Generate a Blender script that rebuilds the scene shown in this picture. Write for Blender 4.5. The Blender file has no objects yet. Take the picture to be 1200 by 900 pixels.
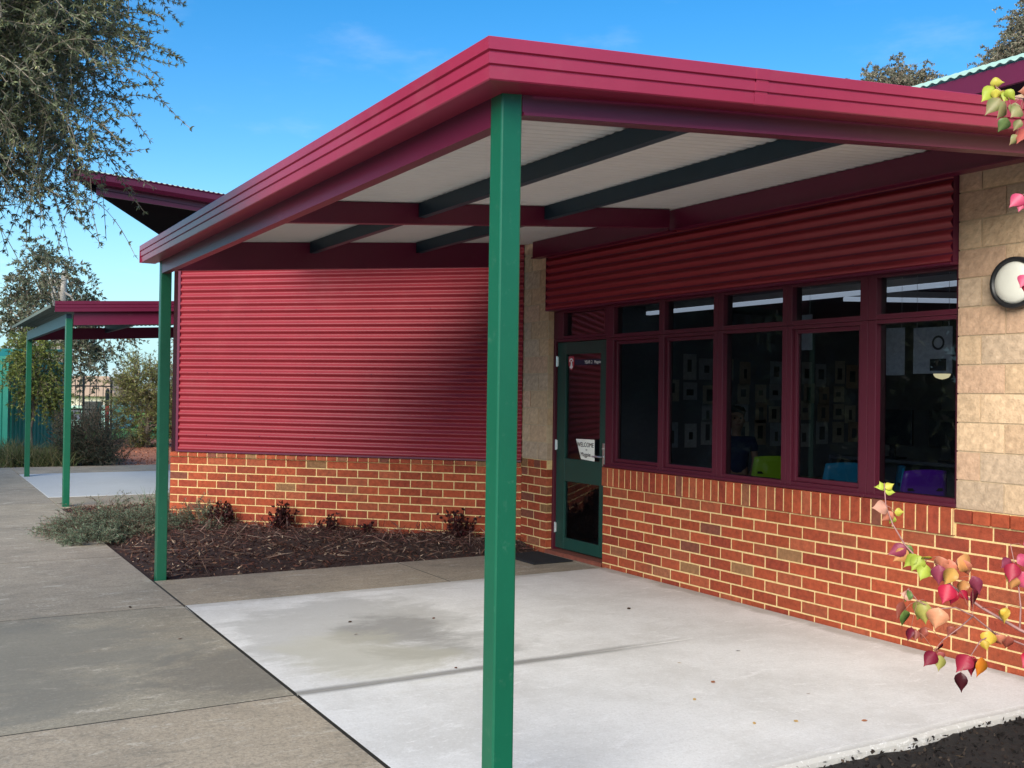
import bpy, math, random
import numpy as np
from mathutils import Vector, Matrix
random.seed(7); rng = np.random.default_rng(7)
SC = bpy.context.scene
COL = SC.collection
PI = math.pi
R = math.radians

# ------------------------------------------------------------------ camera
CAM = Vector((7.5974, -5.4345, 1.549)); YAW = 0.5314; PIT = 0.0101; ROL = 0.0141; FPX = 1204.26
FWD = Vector((-math.cos(YAW)*math.cos(PIT), math.sin(YAW)*math.cos(PIT), math.sin(PIT)))
R0 = Vector((math.sin(YAW), math.cos(YAW), 0)); U0 = R0.cross(FWD)
RGT = R0*math.cos(ROL) + U0*math.sin(ROL); UPV = U0*math.cos(ROL) - R0*math.sin(ROL)
cd = bpy.data.cameras.new('camera'); cam = bpy.data.objects.new('camera', cd); COL.objects.link(cam)
M = Matrix((RGT, UPV, -FWD)).transposed().to_4x4(); M.translation = CAM
cam.matrix_world = M
cd.sensor_width = 36; cd.lens = 36*FPX/1200; cd.clip_start = .05; cd.clip_end = 3000
SC.camera = cam

def at(lat, dep, z=0.0):
    """plan position: metres to the right and ahead of where the photographer stood"""
    return Vector((CAM.x - math.cos(YAW)*dep + math.sin(YAW)*lat, CAM.y + math.sin(YAW)*dep + math.cos(YAW)*lat, z))

# ------------------------------------------------------------------ materials
def _n(nt, t, **k):
    n = nt.nodes.new(t)
    for a, b in k.items(): setattr(n, a, b)
    return n
MATS = {}
def mat(name, base=(.5,.5,.5), rough=.6, var=.15, scale=6., bump=.0, bscale=60., spec=.5, attr=False, transl=0., metal=0., coat=0., stretch=None, dirt=None, emit=None):
    if name in MATS: return MATS[name]
    m = bpy.data.materials.new(name); m.use_nodes = True; MATS[name] = m
    nt = m.node_tree; L = nt.links; b = nt.nodes['Principled BSDF']
    b.inputs['Roughness'].default_value = rough; b.inputs['Metallic'].default_value = metal
    b.inputs['Specular IOR Level'].default_value = spec
    if coat: b.inputs['Coat Weight'].default_value = coat; b.inputs['Coat Roughness'].default_value = .2
    tc = _n(nt, 'ShaderNodeTexCoord'); mp = _n(nt, 'ShaderNodeMapping'); L.new(tc.outputs['Object'], mp.inputs['Vector'])
    if stretch: mp.inputs['Scale'].default_value = stretch
    if attr:
        a = _n(nt, 'ShaderNodeAttribute', attribute_name='tint'); src = a.outputs['Color']
    else:
        rgb = _n(nt, 'ShaderNodeRGB'); rgb.outputs[0].default_value = (*base, 1); src = rgb.outputs[0]
    if var:
        nz = _n(nt, 'ShaderNodeTexNoise'); nz.inputs['Scale'].default_value = scale; nz.inputs['Detail'].default_value = 8; nz.inputs['Roughness'].default_value = .65
        L.new(mp.outputs[0], nz.inputs['Vector'])
        mr = _n(nt, 'ShaderNodeMapRange'); mr.inputs[1].default_value = .3; mr.inputs[2].default_value = .7; mr.inputs[3].default_value = 1-var; mr.inputs[4].default_value = 1+var
        L.new(nz.outputs['Fac'], mr.inputs[0])
        mx = _n(nt, 'ShaderNodeMix', data_type='RGBA', blend_type='MULTIPLY'); mx.inputs[0].default_value = 1
        L.new(src, mx.inputs[6]); L.new(mr.outputs[0], mx.inputs[7]); src = mx.outputs[2]
    if dirt:
        col, sc, lo, hi, amt = dirt
        nz = _n(nt, 'ShaderNodeTexNoise'); nz.inputs['Scale'].default_value = sc; nz.inputs['Detail'].default_value = 10; nz.inputs['Roughness'].default_value = .7
        L.new(mp.outputs[0], nz.inputs['Vector'])
        mr = _n(nt, 'ShaderNodeMapRange'); mr.inputs[1].default_value = lo; mr.inputs[2].default_value = hi; mr.inputs[3].default_value = 0; mr.inputs[4].default_value = amt
        L.new(nz.outputs['Fac'], mr.inputs[0])
        mx = _n(nt, 'ShaderNodeMix', data_type='RGBA'); L.new(mr.outputs[0], mx.inputs[0]); L.new(src, mx.inputs[6]); mx.inputs[7].default_value = (*col, 1); src = mx.outputs[2]
    L.new(src, b.inputs['Base Color'])
    if emit:
        b.inputs['Emission Color'].default_value = (*emit[0], 1); b.inputs['Emission Strength'].default_value = emit[1]
    if bump:
        nb = _n(nt, 'ShaderNodeTexNoise'); nb.inputs['Scale'].default_value = bscale; nb.inputs['Detail'].default_value = 6
        L.new(mp.outputs[0], nb.inputs['Vector'])
        bp = _n(nt, 'ShaderNodeBump'); bp.inputs['Strength'].default_value = bump; bp.inputs['Distance'].default_value = .01
        L.new(nb.outputs['Fac'], bp.inputs['Height']); L.new(bp.outputs[0], b.inputs['Normal'])
    if transl:
        out = nt.nodes['Material Output']; tr = _n(nt, 'ShaderNodeBsdfTranslucent'); ms = _n(nt, 'ShaderNodeMixShader'); ms.inputs[0].default_value = transl
        L.new(src, tr.inputs['Color']); L.new(b.outputs[0], ms.inputs[1]); L.new(tr.outputs[0], ms.inputs[2]); L.new(ms.outputs[0], out.inputs['Surface'])
    return m

def glass(name, tint, refl=1.0):
    m = bpy.data.materials.new(name); m.use_nodes = True; nt = m.node_tree; L = nt.links
    nt.nodes.remove(nt.nodes['Principled BSDF']); out = nt.nodes['Material Output']
    t = _n(nt, 'ShaderNodeBsdfTransparent'); t.inputs[0].default_value = (*tint, 1)
    g = _n(nt, 'ShaderNodeBsdfGlossy'); g.inputs['Roughness'].default_value = .0
    g.inputs['Color'].default_value = (.9*refl, .95*refl, refl, 1)
    f = _n(nt, 'ShaderNodeFresnel'); f.inputs[0].default_value = 1.5
    x = _n(nt, 'ShaderNodeMixShader'); L.new(f.outputs[0], x.inputs[0]); L.new(t.outputs[0], x.inputs[1]); L.new(g.outputs[0], x.inputs[2]); L.new(x.outputs[0], out.inputs[0])
    return m

MAROON = (.27, .030, .043); GREEN = (.006, .105, .054)
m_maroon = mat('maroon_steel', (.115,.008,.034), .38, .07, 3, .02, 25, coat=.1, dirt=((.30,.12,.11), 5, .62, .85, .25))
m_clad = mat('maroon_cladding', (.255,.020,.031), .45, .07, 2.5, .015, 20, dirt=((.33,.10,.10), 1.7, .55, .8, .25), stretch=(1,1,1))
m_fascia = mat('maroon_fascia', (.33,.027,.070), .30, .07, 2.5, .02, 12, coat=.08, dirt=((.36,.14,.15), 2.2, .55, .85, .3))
m_alum = mat('maroon_aluminium', (.075,.008,.020), .38, .06, 4)
m_green = mat('green_steel', GREEN, .36, .08, 3, .03, 14, dirt=((.10,.22,.15), 26, .58, .74, .30))
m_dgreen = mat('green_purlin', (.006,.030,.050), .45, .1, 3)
m_door = mat('green_door', (.010,.050,.040), .4, .08, 4)
m_sheet = mat('pale_sheet', (.58,.575,.55), .5, .06, 2)
m_roof = mat('pale_green_roof', (.38,.56,.46), .5, .08, 2)
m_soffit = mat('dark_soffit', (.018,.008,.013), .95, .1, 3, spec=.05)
m_brick = mat('brick', rough=.85, var=.30, scale=26, bump=.45, bscale=120, spec=.25, attr=True, dirt=((.10,.05,.035),2.3,.52,.80,.45))
m_mortar = mat('mortar', (.68,.49,.23), .9, .18, 25, .4, 150, spec=.2)
m_block = mat('split_block', rough=.9, var=.17, scale=24, bump=.45, bscale=80, spec=.2, attr=True)
m_blockmortar = mat('block_mortar', (.50,.38,.25), .9, .15, 20, .3, 120, spec=.2)
m_plaster = mat('plaster', (.20,.20,.215), .8, .08, 2)
m_darkin = mat('interior_dark', (.08,.08,.09), .8, .1, 2)
m_carpet = mat('carpet', (.05,.055,.07), .95, .2, 40)
m_silver = mat('satin_metal', (.75,.75,.74), .3, .03, 5, metal=.9)
m_rubber = mat('black_rubber', (.010,.011,.015), .85, .2, 50, .5, 200)
m_paper = mat('paper', (.82,.80,.74), .8, .05, 6)
m_black = mat('black_plastic', (.012,.012,.014), .4, .05, 8)
m_white = mat('white_plastic', (.80,.80,.78), .35, .03, 8)
m_glass = glass('window_glass', (.60,.65,.74))
m_bark = mat('bark', (.16,.13,.105), .9, .35, 14, .8, 30)
m_barkpale = mat('pale_bark', (.55,.50,.44), .8, .25, 5, .3, 20)
m_leaf = mat('leaf', rough=.55, var=.12, scale=8, attr=True, transl=.30, spec=.35)
m_leafgloss = mat('leaf_gloss', rough=.42, var=.10, scale=30, attr=True, transl=.38, spec=.4)
m_chip = mat('mulch_chip', rough=.9, var=.2, scale=30, attr=True, spec=.2)
m_twig = mat('twig', (.22,.10,.08), .7, .2, 20)

# ------------------------------------------------------------------ mesh builder
class MB:
    def __init__(s): s.v=[]; s.f=[]; s.c=[]
    def add(s, vs, fs, col=None):
        o=len(s.v); s.v += [tuple(x) for x in vs]; s.f += [tuple(i+o for i in f) for f in fs]
        if col is None: col=(.5,.5,.5)
        if len(col) and hasattr(col[0], '__len__'): s.c += [tuple(c) for c in col]
        else: s.c += [tuple(col)]*len(vs)
        return s
    def box(s, x0,x1,y0,y1,z0,z1,col=None):
        return s.add([(x0,y0,z0),(x1,y0,z0),(x1,y1,z0),(x0,y1,z0),(x0,y0,z1),(x1,y0,z1),(x1,y1,z1),(x0,y1,z1)],
              [(0,3,2,1),(4,5,6,7),(0,1,5,4),(1,2,6,5),(2,3,7,6),(3,0,4,7)],col)
    def obox(s, o, d, n, t0,t1, a0,a1, z0,z1, col=None, dz=0):
        """box in a wall frame: o origin, d along, n outward"""
        P=lambda t,a,z:(o[0]+d[0]*t+n[0]*a, o[1]+d[1]*t+n[1]*a, z)
        return s.add([P(t0,a1,z0),P(t1,a1,z0),P(t1,a0,z0),P(t0,a0,z0),P(t0,a1,z1),P(t1,a1,z1),P(t1,a0,z1),P(t0,a0,z1)],
              [(0,3,2,1),(4,5,6,7),(0,1,5,4),(1,2,6,5),(2,3,7,6),(3,0,4,7)],col)
    def bar(s, a, b, w, h, up=(0,0,1), col=None):
        """rectangular bar from a to b; w sideways, h along up"""
        a=Vector(a); b=Vector(b); d=(b-a).normalized(); up=Vector(up); sd=d.cross(up).normalized(); up=sd.cross(d)
        q=[]
        for p in (a,b):
            q += [p-sd*w/2-up*h/2, p+sd*w/2-up*h/2, p+sd*w/2+up*h/2, p-sd*w/2+up*h/2]
        return s.add(q,[(3,2,1,0),(4,5,6,7),(0,1,5,4),(1,2,6,5),(2,3,7,6),(3,0,4,7)],col)
    def tube(s, pts, rads, n=6, col=None, cap=True):
        pts=[Vector(p) for p in pts]
        if not hasattr(rads,'__len__'): rads=[rads]*len(pts)
        vs=[]; fs=[]
        t0=(pts[1]-pts[0]).normalized(); ref=Vector((0,0,1)) if abs(t0.z)<.9 else Vector((1,0,0)); sd=t0.cross(ref).normalized()
        for i,p in enumerate(pts):
            t=(pts[min(i+1,len(pts)-1)]-pts[max(i-1,0)])
            if t.length<1e-9: t=t0
            t.normalize(); sd=(sd-t*sd.dot(t)); sd.normalize(); up=t.cross(sd)
            for k in range(n):
                a=2*PI*k/n; vs.append(p+(sd*math.cos(a)+up*math.sin(a))*rads[i])
        for i in range(len(pts)-1):
            for k in range(n):
                fs.append((i*n+k, i*n+(k+1)%n, (i+1)*n+(k+1)%n, (i+1)*n+k))
        if cap:
            fs.append(tuple(range(n))[::-1]); fs.append(tuple(range((len(pts)-1)*n, len(pts)*n)))
        return s.add(vs,fs,col)
    def sweep(s, prof, place):
        """prof: list of (o,z); place: list of functions (o,z)->xyz"""
        n=len(prof); vs=[]; fs=[]
        for pl in place: vs += [pl(*q) for q in prof]
        for i in range(len(place)-1):
            for k in range(n):
                fs.append((i*n+k, i*n+(k+1)%n, (i+1)*n+(k+1)%n, (i+1)*n+k))
        fs.append(tuple(range(n))[::-1]); fs.append(tuple(range((len(place)-1)*n, len(place)*n)))
        return s.add(vs,fs)
    def build(s, name, m, parent=None, smooth=False, bevel=0):
        me=bpy.data.meshes.new(name); me.from_pydata(s.v,[],s.f); me.update()
        at_=me.color_attributes.new('tint','FLOAT_COLOR','POINT')
        arr=np.ones((len(s.v),4),np.float32); arr[:,:3]=np.array(s.c,np.float32).reshape(-1,3) if len(s.c) else .5
        at_.data.foreach_set('color',arr.ravel())
        return link(name,me,m,parent,smooth,bevel)
def link(name, me, m, parent=None, smooth=False, bevel=0):
    o=bpy.data.objects.new(name,me); COL.objects.link(o)
    if m: me.materials.append(m)
    if smooth: me.polygons.foreach_set('use_smooth',[True]*len(me.polygons))
    if bevel:
        b=o.modifiers.new('bevel','BEVEL'); b.width=bevel; b.segments=2; b.limit_method='ANGLE'; b.angle_limit=R(40)
    if parent: 
        o.parent=parent; o.matrix_parent_inverse=Matrix.Translation(-Vector(parent.location))
    return o
def tag(o,label,cat,group=None,kind=None):
    o['label']=label; o['category']=cat
    if group: o['group']=group
    if kind: o['kind']=kind
    return o
def struct(o, kind='structure', label=None, cat=None):
    o['kind']=kind
    if label: o['label']=label
    if cat: o['category']=cat
    return o
def empty(name,loc,label,cat,group=None):
    o=bpy.data.objects.new(name,None); COL.objects.link(o); o.location=loc; o.empty_display_size=.1
    return tag(o,label,cat,group)

def quads_mesh(name, V, C, m, parent=None):
    """V (n,4,3) quads, C (n,3) or (n,4,3) colours"""
    n=len(V); me=bpy.data.meshes.new(name)
    me.vertices.add(n*4); me.vertices.foreach_set('co',np.ascontiguousarray(V,np.float32).ravel())
    me.loops.add(n*4); me.loops.foreach_set('vertex_index',np.arange(n*4,dtype=np.int32))
    me.polygons.add(n); me.polygons.foreach_set('loop_start',np.arange(0,n*4,4,dtype=np.int32))
    me.update(calc_edges=True)
    a=me.color_attributes.new('tint','FLOAT_COLOR','POINT')
    c=np.ones((n,4,4),np.float32); c[:,:,:3]=C[:,None,:] if C.ndim==2 else C
    a.data.foreach_set('color',c.ravel())
    me.validate()
    return link(name,me,m,parent)
def unit(a): return a/np.maximum(np.linalg.norm(a,axis=-1,keepdims=True),1e-9)
def leaf_quads(P, D, L, Wd, fold=.0):
    """rhombic leaves: base P, direction D, length L, width Wd"""
    n=len(P); D=unit(D); N=unit(rng.normal(size=(n,3))); S=unit(np.cross(D,N))
    L=np.broadcast_to(L,(n,))[:,None]; Wd=np.broadcast_to(Wd,(n,))[:,None]
    mid=P+D*L*.45
    return np.stack([P, mid+S*Wd*.5, P+D*L, mid-S*Wd*.5],1)
def pal(n, cols, jit=.25, w=None):
    cols=np.array(cols); k=rng.choice(len(cols),n,p=w); c=cols[k]*(1+rng.uniform(-jit,jit,(n,1))); return np.clip(c,0,1)

# ------------------------------------------------------------------ walls of bricks
BR=[(.32,.062,.026),(.29,.055,.025),(.34,.070,.030),(.26,.046,.024),(.32,.078,.036)]
def brickcol(odd=.03):
    c=random.choice(BR)
    if random.random()<odd: c=random.choice([(.24,.12,.055),(.26,.095,.048),(.19,.06,.038)])
    k=random.uniform(.88,1.1); return tuple(x*k for x in c)
def course(mb,o,d,n,t0,t1,z0,z1,pitch,first,proud=0,depth=.10,joint=.010,odd=.028,colf=None):
    t=t0; w=first
    while t<t1-.005:
        e=min(t+w,t1)
        if e-t-joint>.012:
            j=random.uniform(-.0012,.0012); c=(colf or brickcol)(odd)
            mb.obox(o,d,n,t+(joint/2 if t>t0 else 0),e-(joint/2 if e<t1 else 0),-depth,proud+j,z0+.005+random.uniform(-.0008,.0008),z1-.005+random.uniform(-.0008,.0008),c)
        t=e; w=pitch
def ramp(c,k): return tuple(x*k for x in c)

# ================================================================== SCHOOL BUILDING
bld=empty('school_building',(0,0,0),'red brick school building with maroon corrugated cladding, dark windows and a green door','building')
oB=(0,0); dB=(1,0); nB=(0,-1)
# --- front brick wall below the windows
mb=MB()
Zs=.731
for k in range(9):
    z1=Zs-.086*k; course(mb,oB,dB,nB,0,6.6,z1-.086,z1,.24,.125 if k%2==0 else .245)
x=0.0
while x<3.62:                                           # soldier sill bricks
    e=min(x+.086,3.628); mb.obox(oB,dB,nB,x+(.005 if x>0 else 0),e-.005,-.10,.016+random.uniform(-.001,.001),Zs+.005,.903,brickcol(.07)); x+=.086
course(mb,oB,dB,nB,3.633,6.6,Zs,Zs+.086,.24,.245)
course(mb,oB,dB,nB,3.628,6.6,Zs+.086,.903,.12,.12,proud=.016)
bw=mb.build('brick_wall',m_brick,bld,bevel=.003)
MB().box(.002,6.59,.002,.10,-.3,.902).box(.004,3.628,-.013,.003,.742,.899).build('mortar',m_mortar,bw)
# --- pier left of the door
mb=MB(); oP=(-1.43,0)
for k in range(10):
    z1=.817-.086*k; course(mb,oP,dB,nB,0,.481,z1-.086,z1,.24,.245 if k%2 else .125,depth=.085,odd=.25)
course(mb,oP,dB,nB,0,.481,.817,.903,.12,.12,proud=.004,depth=.085,odd=.2)
pw=mb.build('brick_pier',m_brick,bld,bevel=.003); pw['label']='darker brick base of the block pier beside the door'
MB().box(-1.43,-.951,.002,.10,-.2,.902).build('mortar',m_mortar,pw)
BK=[(.56,.39,.245),(.52,.355,.225),(.61,.43,.275),(.55,.36,.24),(.49,.36,.25)]
def blockcol(_=0):
    c=random.choice(BK); k=random.uniform(.88,1.1); return tuple(v*k for v in c)
def blocks(x0,x1,z0,z1,first):
    """rough split faces: each block front is a small grid pushed in and out"""
    mb=MB(); z=z0; k=0
    while z<z1-.01:
        t=x0; w=first if k%2==0 else .155
        zt=min(z+.172,z1)
        while t<x1-.005:
            e=min(t+w,x1); a=t+(.0045 if t>x0 else 0); b=e-(.0045 if e<x1 else 0)
            if b-a>.02:
                nx=max(3,int((b-a)/.022)); nz=max(3,int((zt-z)/.022)); c=blockcol(); vs=[]; cs=[]; fs=[]
                for j in range(nz+1):
                    for i in range(nx+1):
                        ed=(i in(0,nx)) or (j in(0,nz))
                        vs.append((a+(b-a)*i/nx, -(.001 if ed else random.uniform(.001,.0055)), z+.0045+(zt-z-.009)*j/nz))
                        q=random.uniform(.9,1.1); cs.append(tuple(v*q for v in c))
                for j in range(nz):
                    for i in range(nx): p=j*(nx+1)+i; fs.append((p,p+1,p+nx+2,p+nx+1))
                mb.add(vs,fs,cs); mb.obox(oB,dB,nB,a,b,-.09,-.0002,z+.0045,zt-.0045,c)
            t=e; w=.31
        z+=.172; k+=1
    return mb
pb=blocks(-1.43,-.949,.903,3.16,.31).build('block_pier',m_block,bld); MB().box(-1.43,-.953,.004,.09,.903,3.16).build('mortar',m_blockmortar,pb)
pb=blocks(3.633,6.6,.903,3.30,.31).build('block_pier',m_block,bld); pb['label']='wide cream block pier right of the windows'
MB().box(3.637,6.59,.004,.10,.903,3.30).build('mortar',m_blockmortar,pb)
# --- angled wing wall: brick base + horizontal corrugated cladding
q2=math.sqrt(.5); oA=(-1.43,0); dA=(-q2,-q2); nA=(q2,-q2); LA=4.07
mb=MB()
hA=.856
for k in range(11):
    z1=hA-.052-.086*k; course(mb,oA,dA,nA,0,LA,z1-.086,z1,.24,.125 if k%2 else .245,odd=.035)
t=0
while t<LA-.01:                                        # sloping sill course of headers
    e=min(t+.12,LA); c=brickcol(.25); a,b=t+.005,e-.005
    P=lambda t,a_,z:(oA[0]+dA[0]*t+nA[0]*a_, oA[1]+dA[1]*t+nA[1]*a_, z)
    mb.add([P(a,.022,hA-.05),P(b,.022,hA-.05),P(b,-.09,hA-.05),P(a,-.09,hA-.05),P(a,.014,hA-.006),P(b,.014,hA-.006),P(b,-.09,hA),P(a,-.09,hA)],
           [(0,3,2,1),(4,5,6,7),(0,1,5,4),(1,2,6,5),(2,3,7,6),(3,0,4,7)],c); t=e
wa=mb.build('brick_wall',m_brick,bld,bevel=.003)
MB().obox(oA,dA,nA,.003,LA-.004,-.10,-.002,-.3,hA-.051).obox(oA,dA,nA,.003,LA-.004,-.09,.012,hA-.051,hA-.006).build('mortar',m_mortar,wa)
def corrugated(mb,o,d,n,t0,t1,z0,z1,a0,pitch=.077,amp=.0125,res=12,nt=2):
    k=int((z1-z0)/pitch*res); vs=[]; fs=[]
    for i in range(k+1):
        z=z0+(z1-z0)*i/k; a=a0+amp*math.sin(2*PI*(z-z0)/pitch)
        for j in range(nt):
            t=t0+(t1-t0)*j/(nt-1); vs.append((o[0]+d[0]*t+n[0]*a,o[1]+d[1]*t+n[1]*a,z))
    for i in range(k):
        for j in range(nt-1): p=i*nt+j; fs.append((p,p+1,p+nt+1,p+nt))
    mb.add(vs,fs)
mb=MB(); corrugated(mb,oA,dA,nA,.0,3.955,.876,3.30,.022)
ca=mb.build('corrugated_cladding',m_clad,bld,smooth=True)
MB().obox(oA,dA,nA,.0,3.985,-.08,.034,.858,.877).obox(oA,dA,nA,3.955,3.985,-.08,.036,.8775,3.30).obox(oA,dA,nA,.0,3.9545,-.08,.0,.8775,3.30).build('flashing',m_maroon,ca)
for row in (1.02,1.71,2.40):
    for i in range(6):
        t=.35+i*.65; P=Vector((oA[0]+dA[0]*t+nA[0]*.033,oA[1]+dA[1]*t+nA[1]*.033,.876+.077*round((row-.876)/.077)+.019))
        MB().tube([P,P+Vector((nA[0],nA[1],0))*.006],[.006,.005],6).build('screw',m_maroon,ca)
# return wall behind the wing's far end, back walls
MB().add([(-4.30,-2.87,-.2),(-7.4,.23,-.2),(-7.4,.23,3.9),(-4.30,-2.87,3.30)],[(0,1,2,3)]).build('side_wall',m_clad,bld)
# --- cladding band above the windows
mb=MB(); corrugated(mb,oB,dB,nB,-.905,3.629,2.378,3.22,.060,pitch=.0745)
cb=mb.build('corrugated_cladding',m_clad,bld,smooth=True)
MB().box(-.905,3.629,-.071,-.050,2.366,2.3775).box(-.905,3.629,-.049,.10,2.367,2.39).box(-.905,3.629,-.049,.10,2.391,3.4).box(-.9075,-.9055,-.070,-.049,2.366,3.2).build('flashing',m_maroon,cb)
for z in (2.435,2.80):
    for x in (-.5,.35,1.2,2.05,2.9): MB().tube([(x,-.079,z),(x,-.086,z)],[.007,.005],6).build('screw',m_silver if False else m_maroon,cb)
# --- windows
def frame(mb,x0,x1,z0,z1,l,r,b,t,y0=.0,y1=.10):
    mb.box(x0,x0+l,y0,y1,z0,z1); mb.box(x1-r,x1,y0,y1,z0,z1)
    mb.box(x0+l,x1-r,y0+.001,y1,z0,z0+b); mb.box(x0+l,x1-r,y0+.001,y1,z1-t,z1)
XB=[.0,.786,1.487,2.219,2.943,3.632]
LR=[(.105,.034),(.034,.054),(.054,.046),(.046,.066),(.066,.026)]
ZT=2.07
for i in range(5):
    x0,x1=XB[i]+.001,XB[i+1]-.001; l,r=LR[i]
    mb=MB(); frame(mb,x0,x1,.906,ZT-.001,l,r,.050,.026,.02,.12)
    mb.box(x0,x1,-.004,.02,.906,.928)                  # projecting sub-sill
    if i in (0,1,3): frame(mb,x0+l+.001,x1-r-.001,.957,ZT-.028,.028,.028,.03,.03,.045,.085)
    w=mb.build('window',m_alum,bld,bevel=.003)
    MB().add([(x0+l-.01,.066,.94),(x1-r+.01,.066,.94),(x1-r+.01,.066,ZT-.01),(x0+l-.01,.066,ZT-.01)],[(0,1,2,3)]).build('pane',m_glass,w)
    mb=MB(); frame(mb,x0,x1,ZT+.001,2.366,l,r,.034,.02,.02,.12)
    w=mb.build('window',m_alum,bld,bevel=.003); w['label']='shallow highlight window above the main pane'
    MB().add([(x0+l-.01,.066,ZT+.02),(x1-r+.01,.066,ZT+.02),(x1-r+.01,.066,2.36),(x0+l-.01,.066,2.36)],[(0,1,2,3)]).build('pane',m_glass,w)
# --- door
mb=MB(); frame(mb,-.948,-.001,2.095,2.366,.17,.09,.03,.02,.06,.16)
w=mb.build('window',m_alum,bld,bevel=.003); w['label']='shallow highlight window over the green door'
MB().add([(-.80,.11,2.1),(-.08,.11,2.1),(-.08,.11,2.36),(-.80,.11,2.36)],[(0,1,2,3)]).build('pane',m_glass,w)
MB().box(-.948,-.917,.06,.17,.03,2.094).box(-.060,-.001,.06,.17,.03,2.094).box(-.917,-.06,.061,.17,2.068,2.094).build('door_frame',m_alum,bld,bevel=.003)
mb=MB(); dx0,dx1=-.914,-.063; y0,y1=.088,.128
mb.box(dx0,dx0+.145,y0,y1,.055,2.065).box(dx1-.122,dx1,y0,y1,.055,2.065)
for z0,z1 in ((.055,.165),(.715,.935),(1.945,2.065)): mb.box(dx0+.145,dx1-.122,y0+.0015,y1,z0,z1)
door=mb.build('door',m_door,bld,bevel=.003)
gx0,gx1=dx0+.14,dx1-.117
MB().add([(gx0,.110,.16),(gx1,.110,.16),(gx1,.110,.72),(gx0,.110,.72)],[(0,1,2,3)]).build('pane',m_glass,door)
MB().add([(gx0,.110,.93),(gx1,.110,.93),(gx1,.110,1.95),(gx0,.110,1.95)],[(0,1,2,3)]).build('pane',m_glass,door)
for z in (.25,1.06,1.88):
    MB().tube([(-.916,.080,z-.05),(-.916,.080,z+.05)],.009,8).box(-.945,-.895,.0865,.0878,z-.045,z+.045).build('hinge',m_silver,door)
MB().box(-.128,-.098,.080,.0885,.90,1.11).tube([(-.113,.082,.985),(-.113,.045,.985),(-.135,.040,.985),(-.235,.040,.985)],.009,8).tube([(-.113,.082,1.06),(-.113,.070,1.06)],.011,10).build('handle',m_silver,door,bevel=.002)
m_navy=mat('navy_vinyl',(.012,.010,.035),.5,0); m_crest=mat('crest_red',(.45,.04,.06),.5,0); m_vwhite=mat('vinyl_white',(.85,.83,.82),.5,0)
dec=MB().box(-.640,-.190,.1075,.1090,1.838,1.892).build('sign_strip',m_navy,door)
def shape(pts,y0,y1,name,m,parent):
    n=len(pts); mb=MB(); mb.add([(x,y0,z) for x,z in pts]+[(x,y1,z) for x,z in pts],[tuple(range(n)),tuple(range(n,2*n))[::-1]]+[(i,n+i,n+(i+1)%n,(i+1)%n) for i in range(n)])
    return mb.build(name,m,parent)
cx,cz=-.700,1.862
sh=[(cx-.048,cz+.062),(cx+.048,cz+.062),(cx+.048,cz-.02),(cx+.03,cz-.05),(cx,cz-.072),(cx-.03,cz-.05),(cx-.048,cz-.02)]
cr=shape(sh,.1065,.1088,'crest',m_crest,door)
arc=[(cx+.034*math.cos(a),cz+.012+.034*math.sin(a)) for a in np.linspace(PI,0,9)]+[(cx+.020*math.cos(a),cz+.012+.020*math.sin(a)) for a in np.linspace(0,PI,9)]
shape(arc,.1052,.1062,'crest_arch',m_vwhite,cr)
shape([(cx-.010,cz+.016),(cx+.008,cz+.018),(cx+.014,cz),(cx+.020,cz-.03),(cx+.032,cz-.042),(cx,cz-.060),(cx-.030,cz-.042),(cx-.014,cz-.03),(cx-.006,cz-.008)],.1052,.1062,'crest_figure',m_vwhite,cr)
def text(body,size,loc,m,parent,rotz=0.0,name='lettering',ext=.0004,sx=1.0):
    c=bpy.data.curves.new(name,'FONT'); c.body=body; c.size=size; c.extrude=ext; c.align_x='LEFT'
    o=bpy.data.objects.new(name,c); COL.objects.link(o); c.materials.append(m)
    me=bpy.data.meshes.new_from_object(o); bpy.data.objects.remove(o)
    me.transform(Matrix.Translation(Vector(loc))@Matrix.Rotation(PI/2,4,'X')@Matrix.Diagonal((sx,1,1,1)))
    o=bpy.data.objects.new(name,me); COL.objects.link(o)
    if parent: o.parent=parent; o.matrix_parent_inverse=Matrix.Translation(-Vector(parent.location))
    return o
text('YEAR 2',.044,(-.475,.1068,1.851),m_vwhite,door,sx=.95); text('Magpie',.040,(-.315,.1068,1.852),m_vwhite,door,sx=.92)
MB().box(-.948,-.002,-.004,.15,-.2,.034).box(-.948,-.002,-.012,.05,-.2,.026).build('door_threshold',mat('threshold_brick',(.20,.055,.035),.85,.25,20,.4,90),bld)
sg=MB(); 
sg.add([(-.56,.078,1.133),(-.25,.076,1.138),(-.25,.079,.935),(-.475,.081,.945),(-.56,.0792,1.133),(-.25,.0772,1.138),(-.25,.0802,.935),(-.475,.0822,.945)],[(3,2,1,0),(4,5,6,7),(0,1,5,4),(1,2,6,5),(2,3,7,6),(3,0,4,7)])
sign=tag(sg.build('welcome_sign',m_paper),'white hand lettered paper WELCOME sign stuck to the glass of the green door','sign')
m_ink=mat('ink',(.03,.02,.03),.7,0)
text('WELCOME',.062,(-.535,.0745,1.063),m_ink,sign,sx=.92); text('to',.030,(-.39,.0745,1.030),m_ink,sign); text('Magpie',.056,(-.475,.0745,.975),m_ink,sign,sx=1.05)
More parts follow.
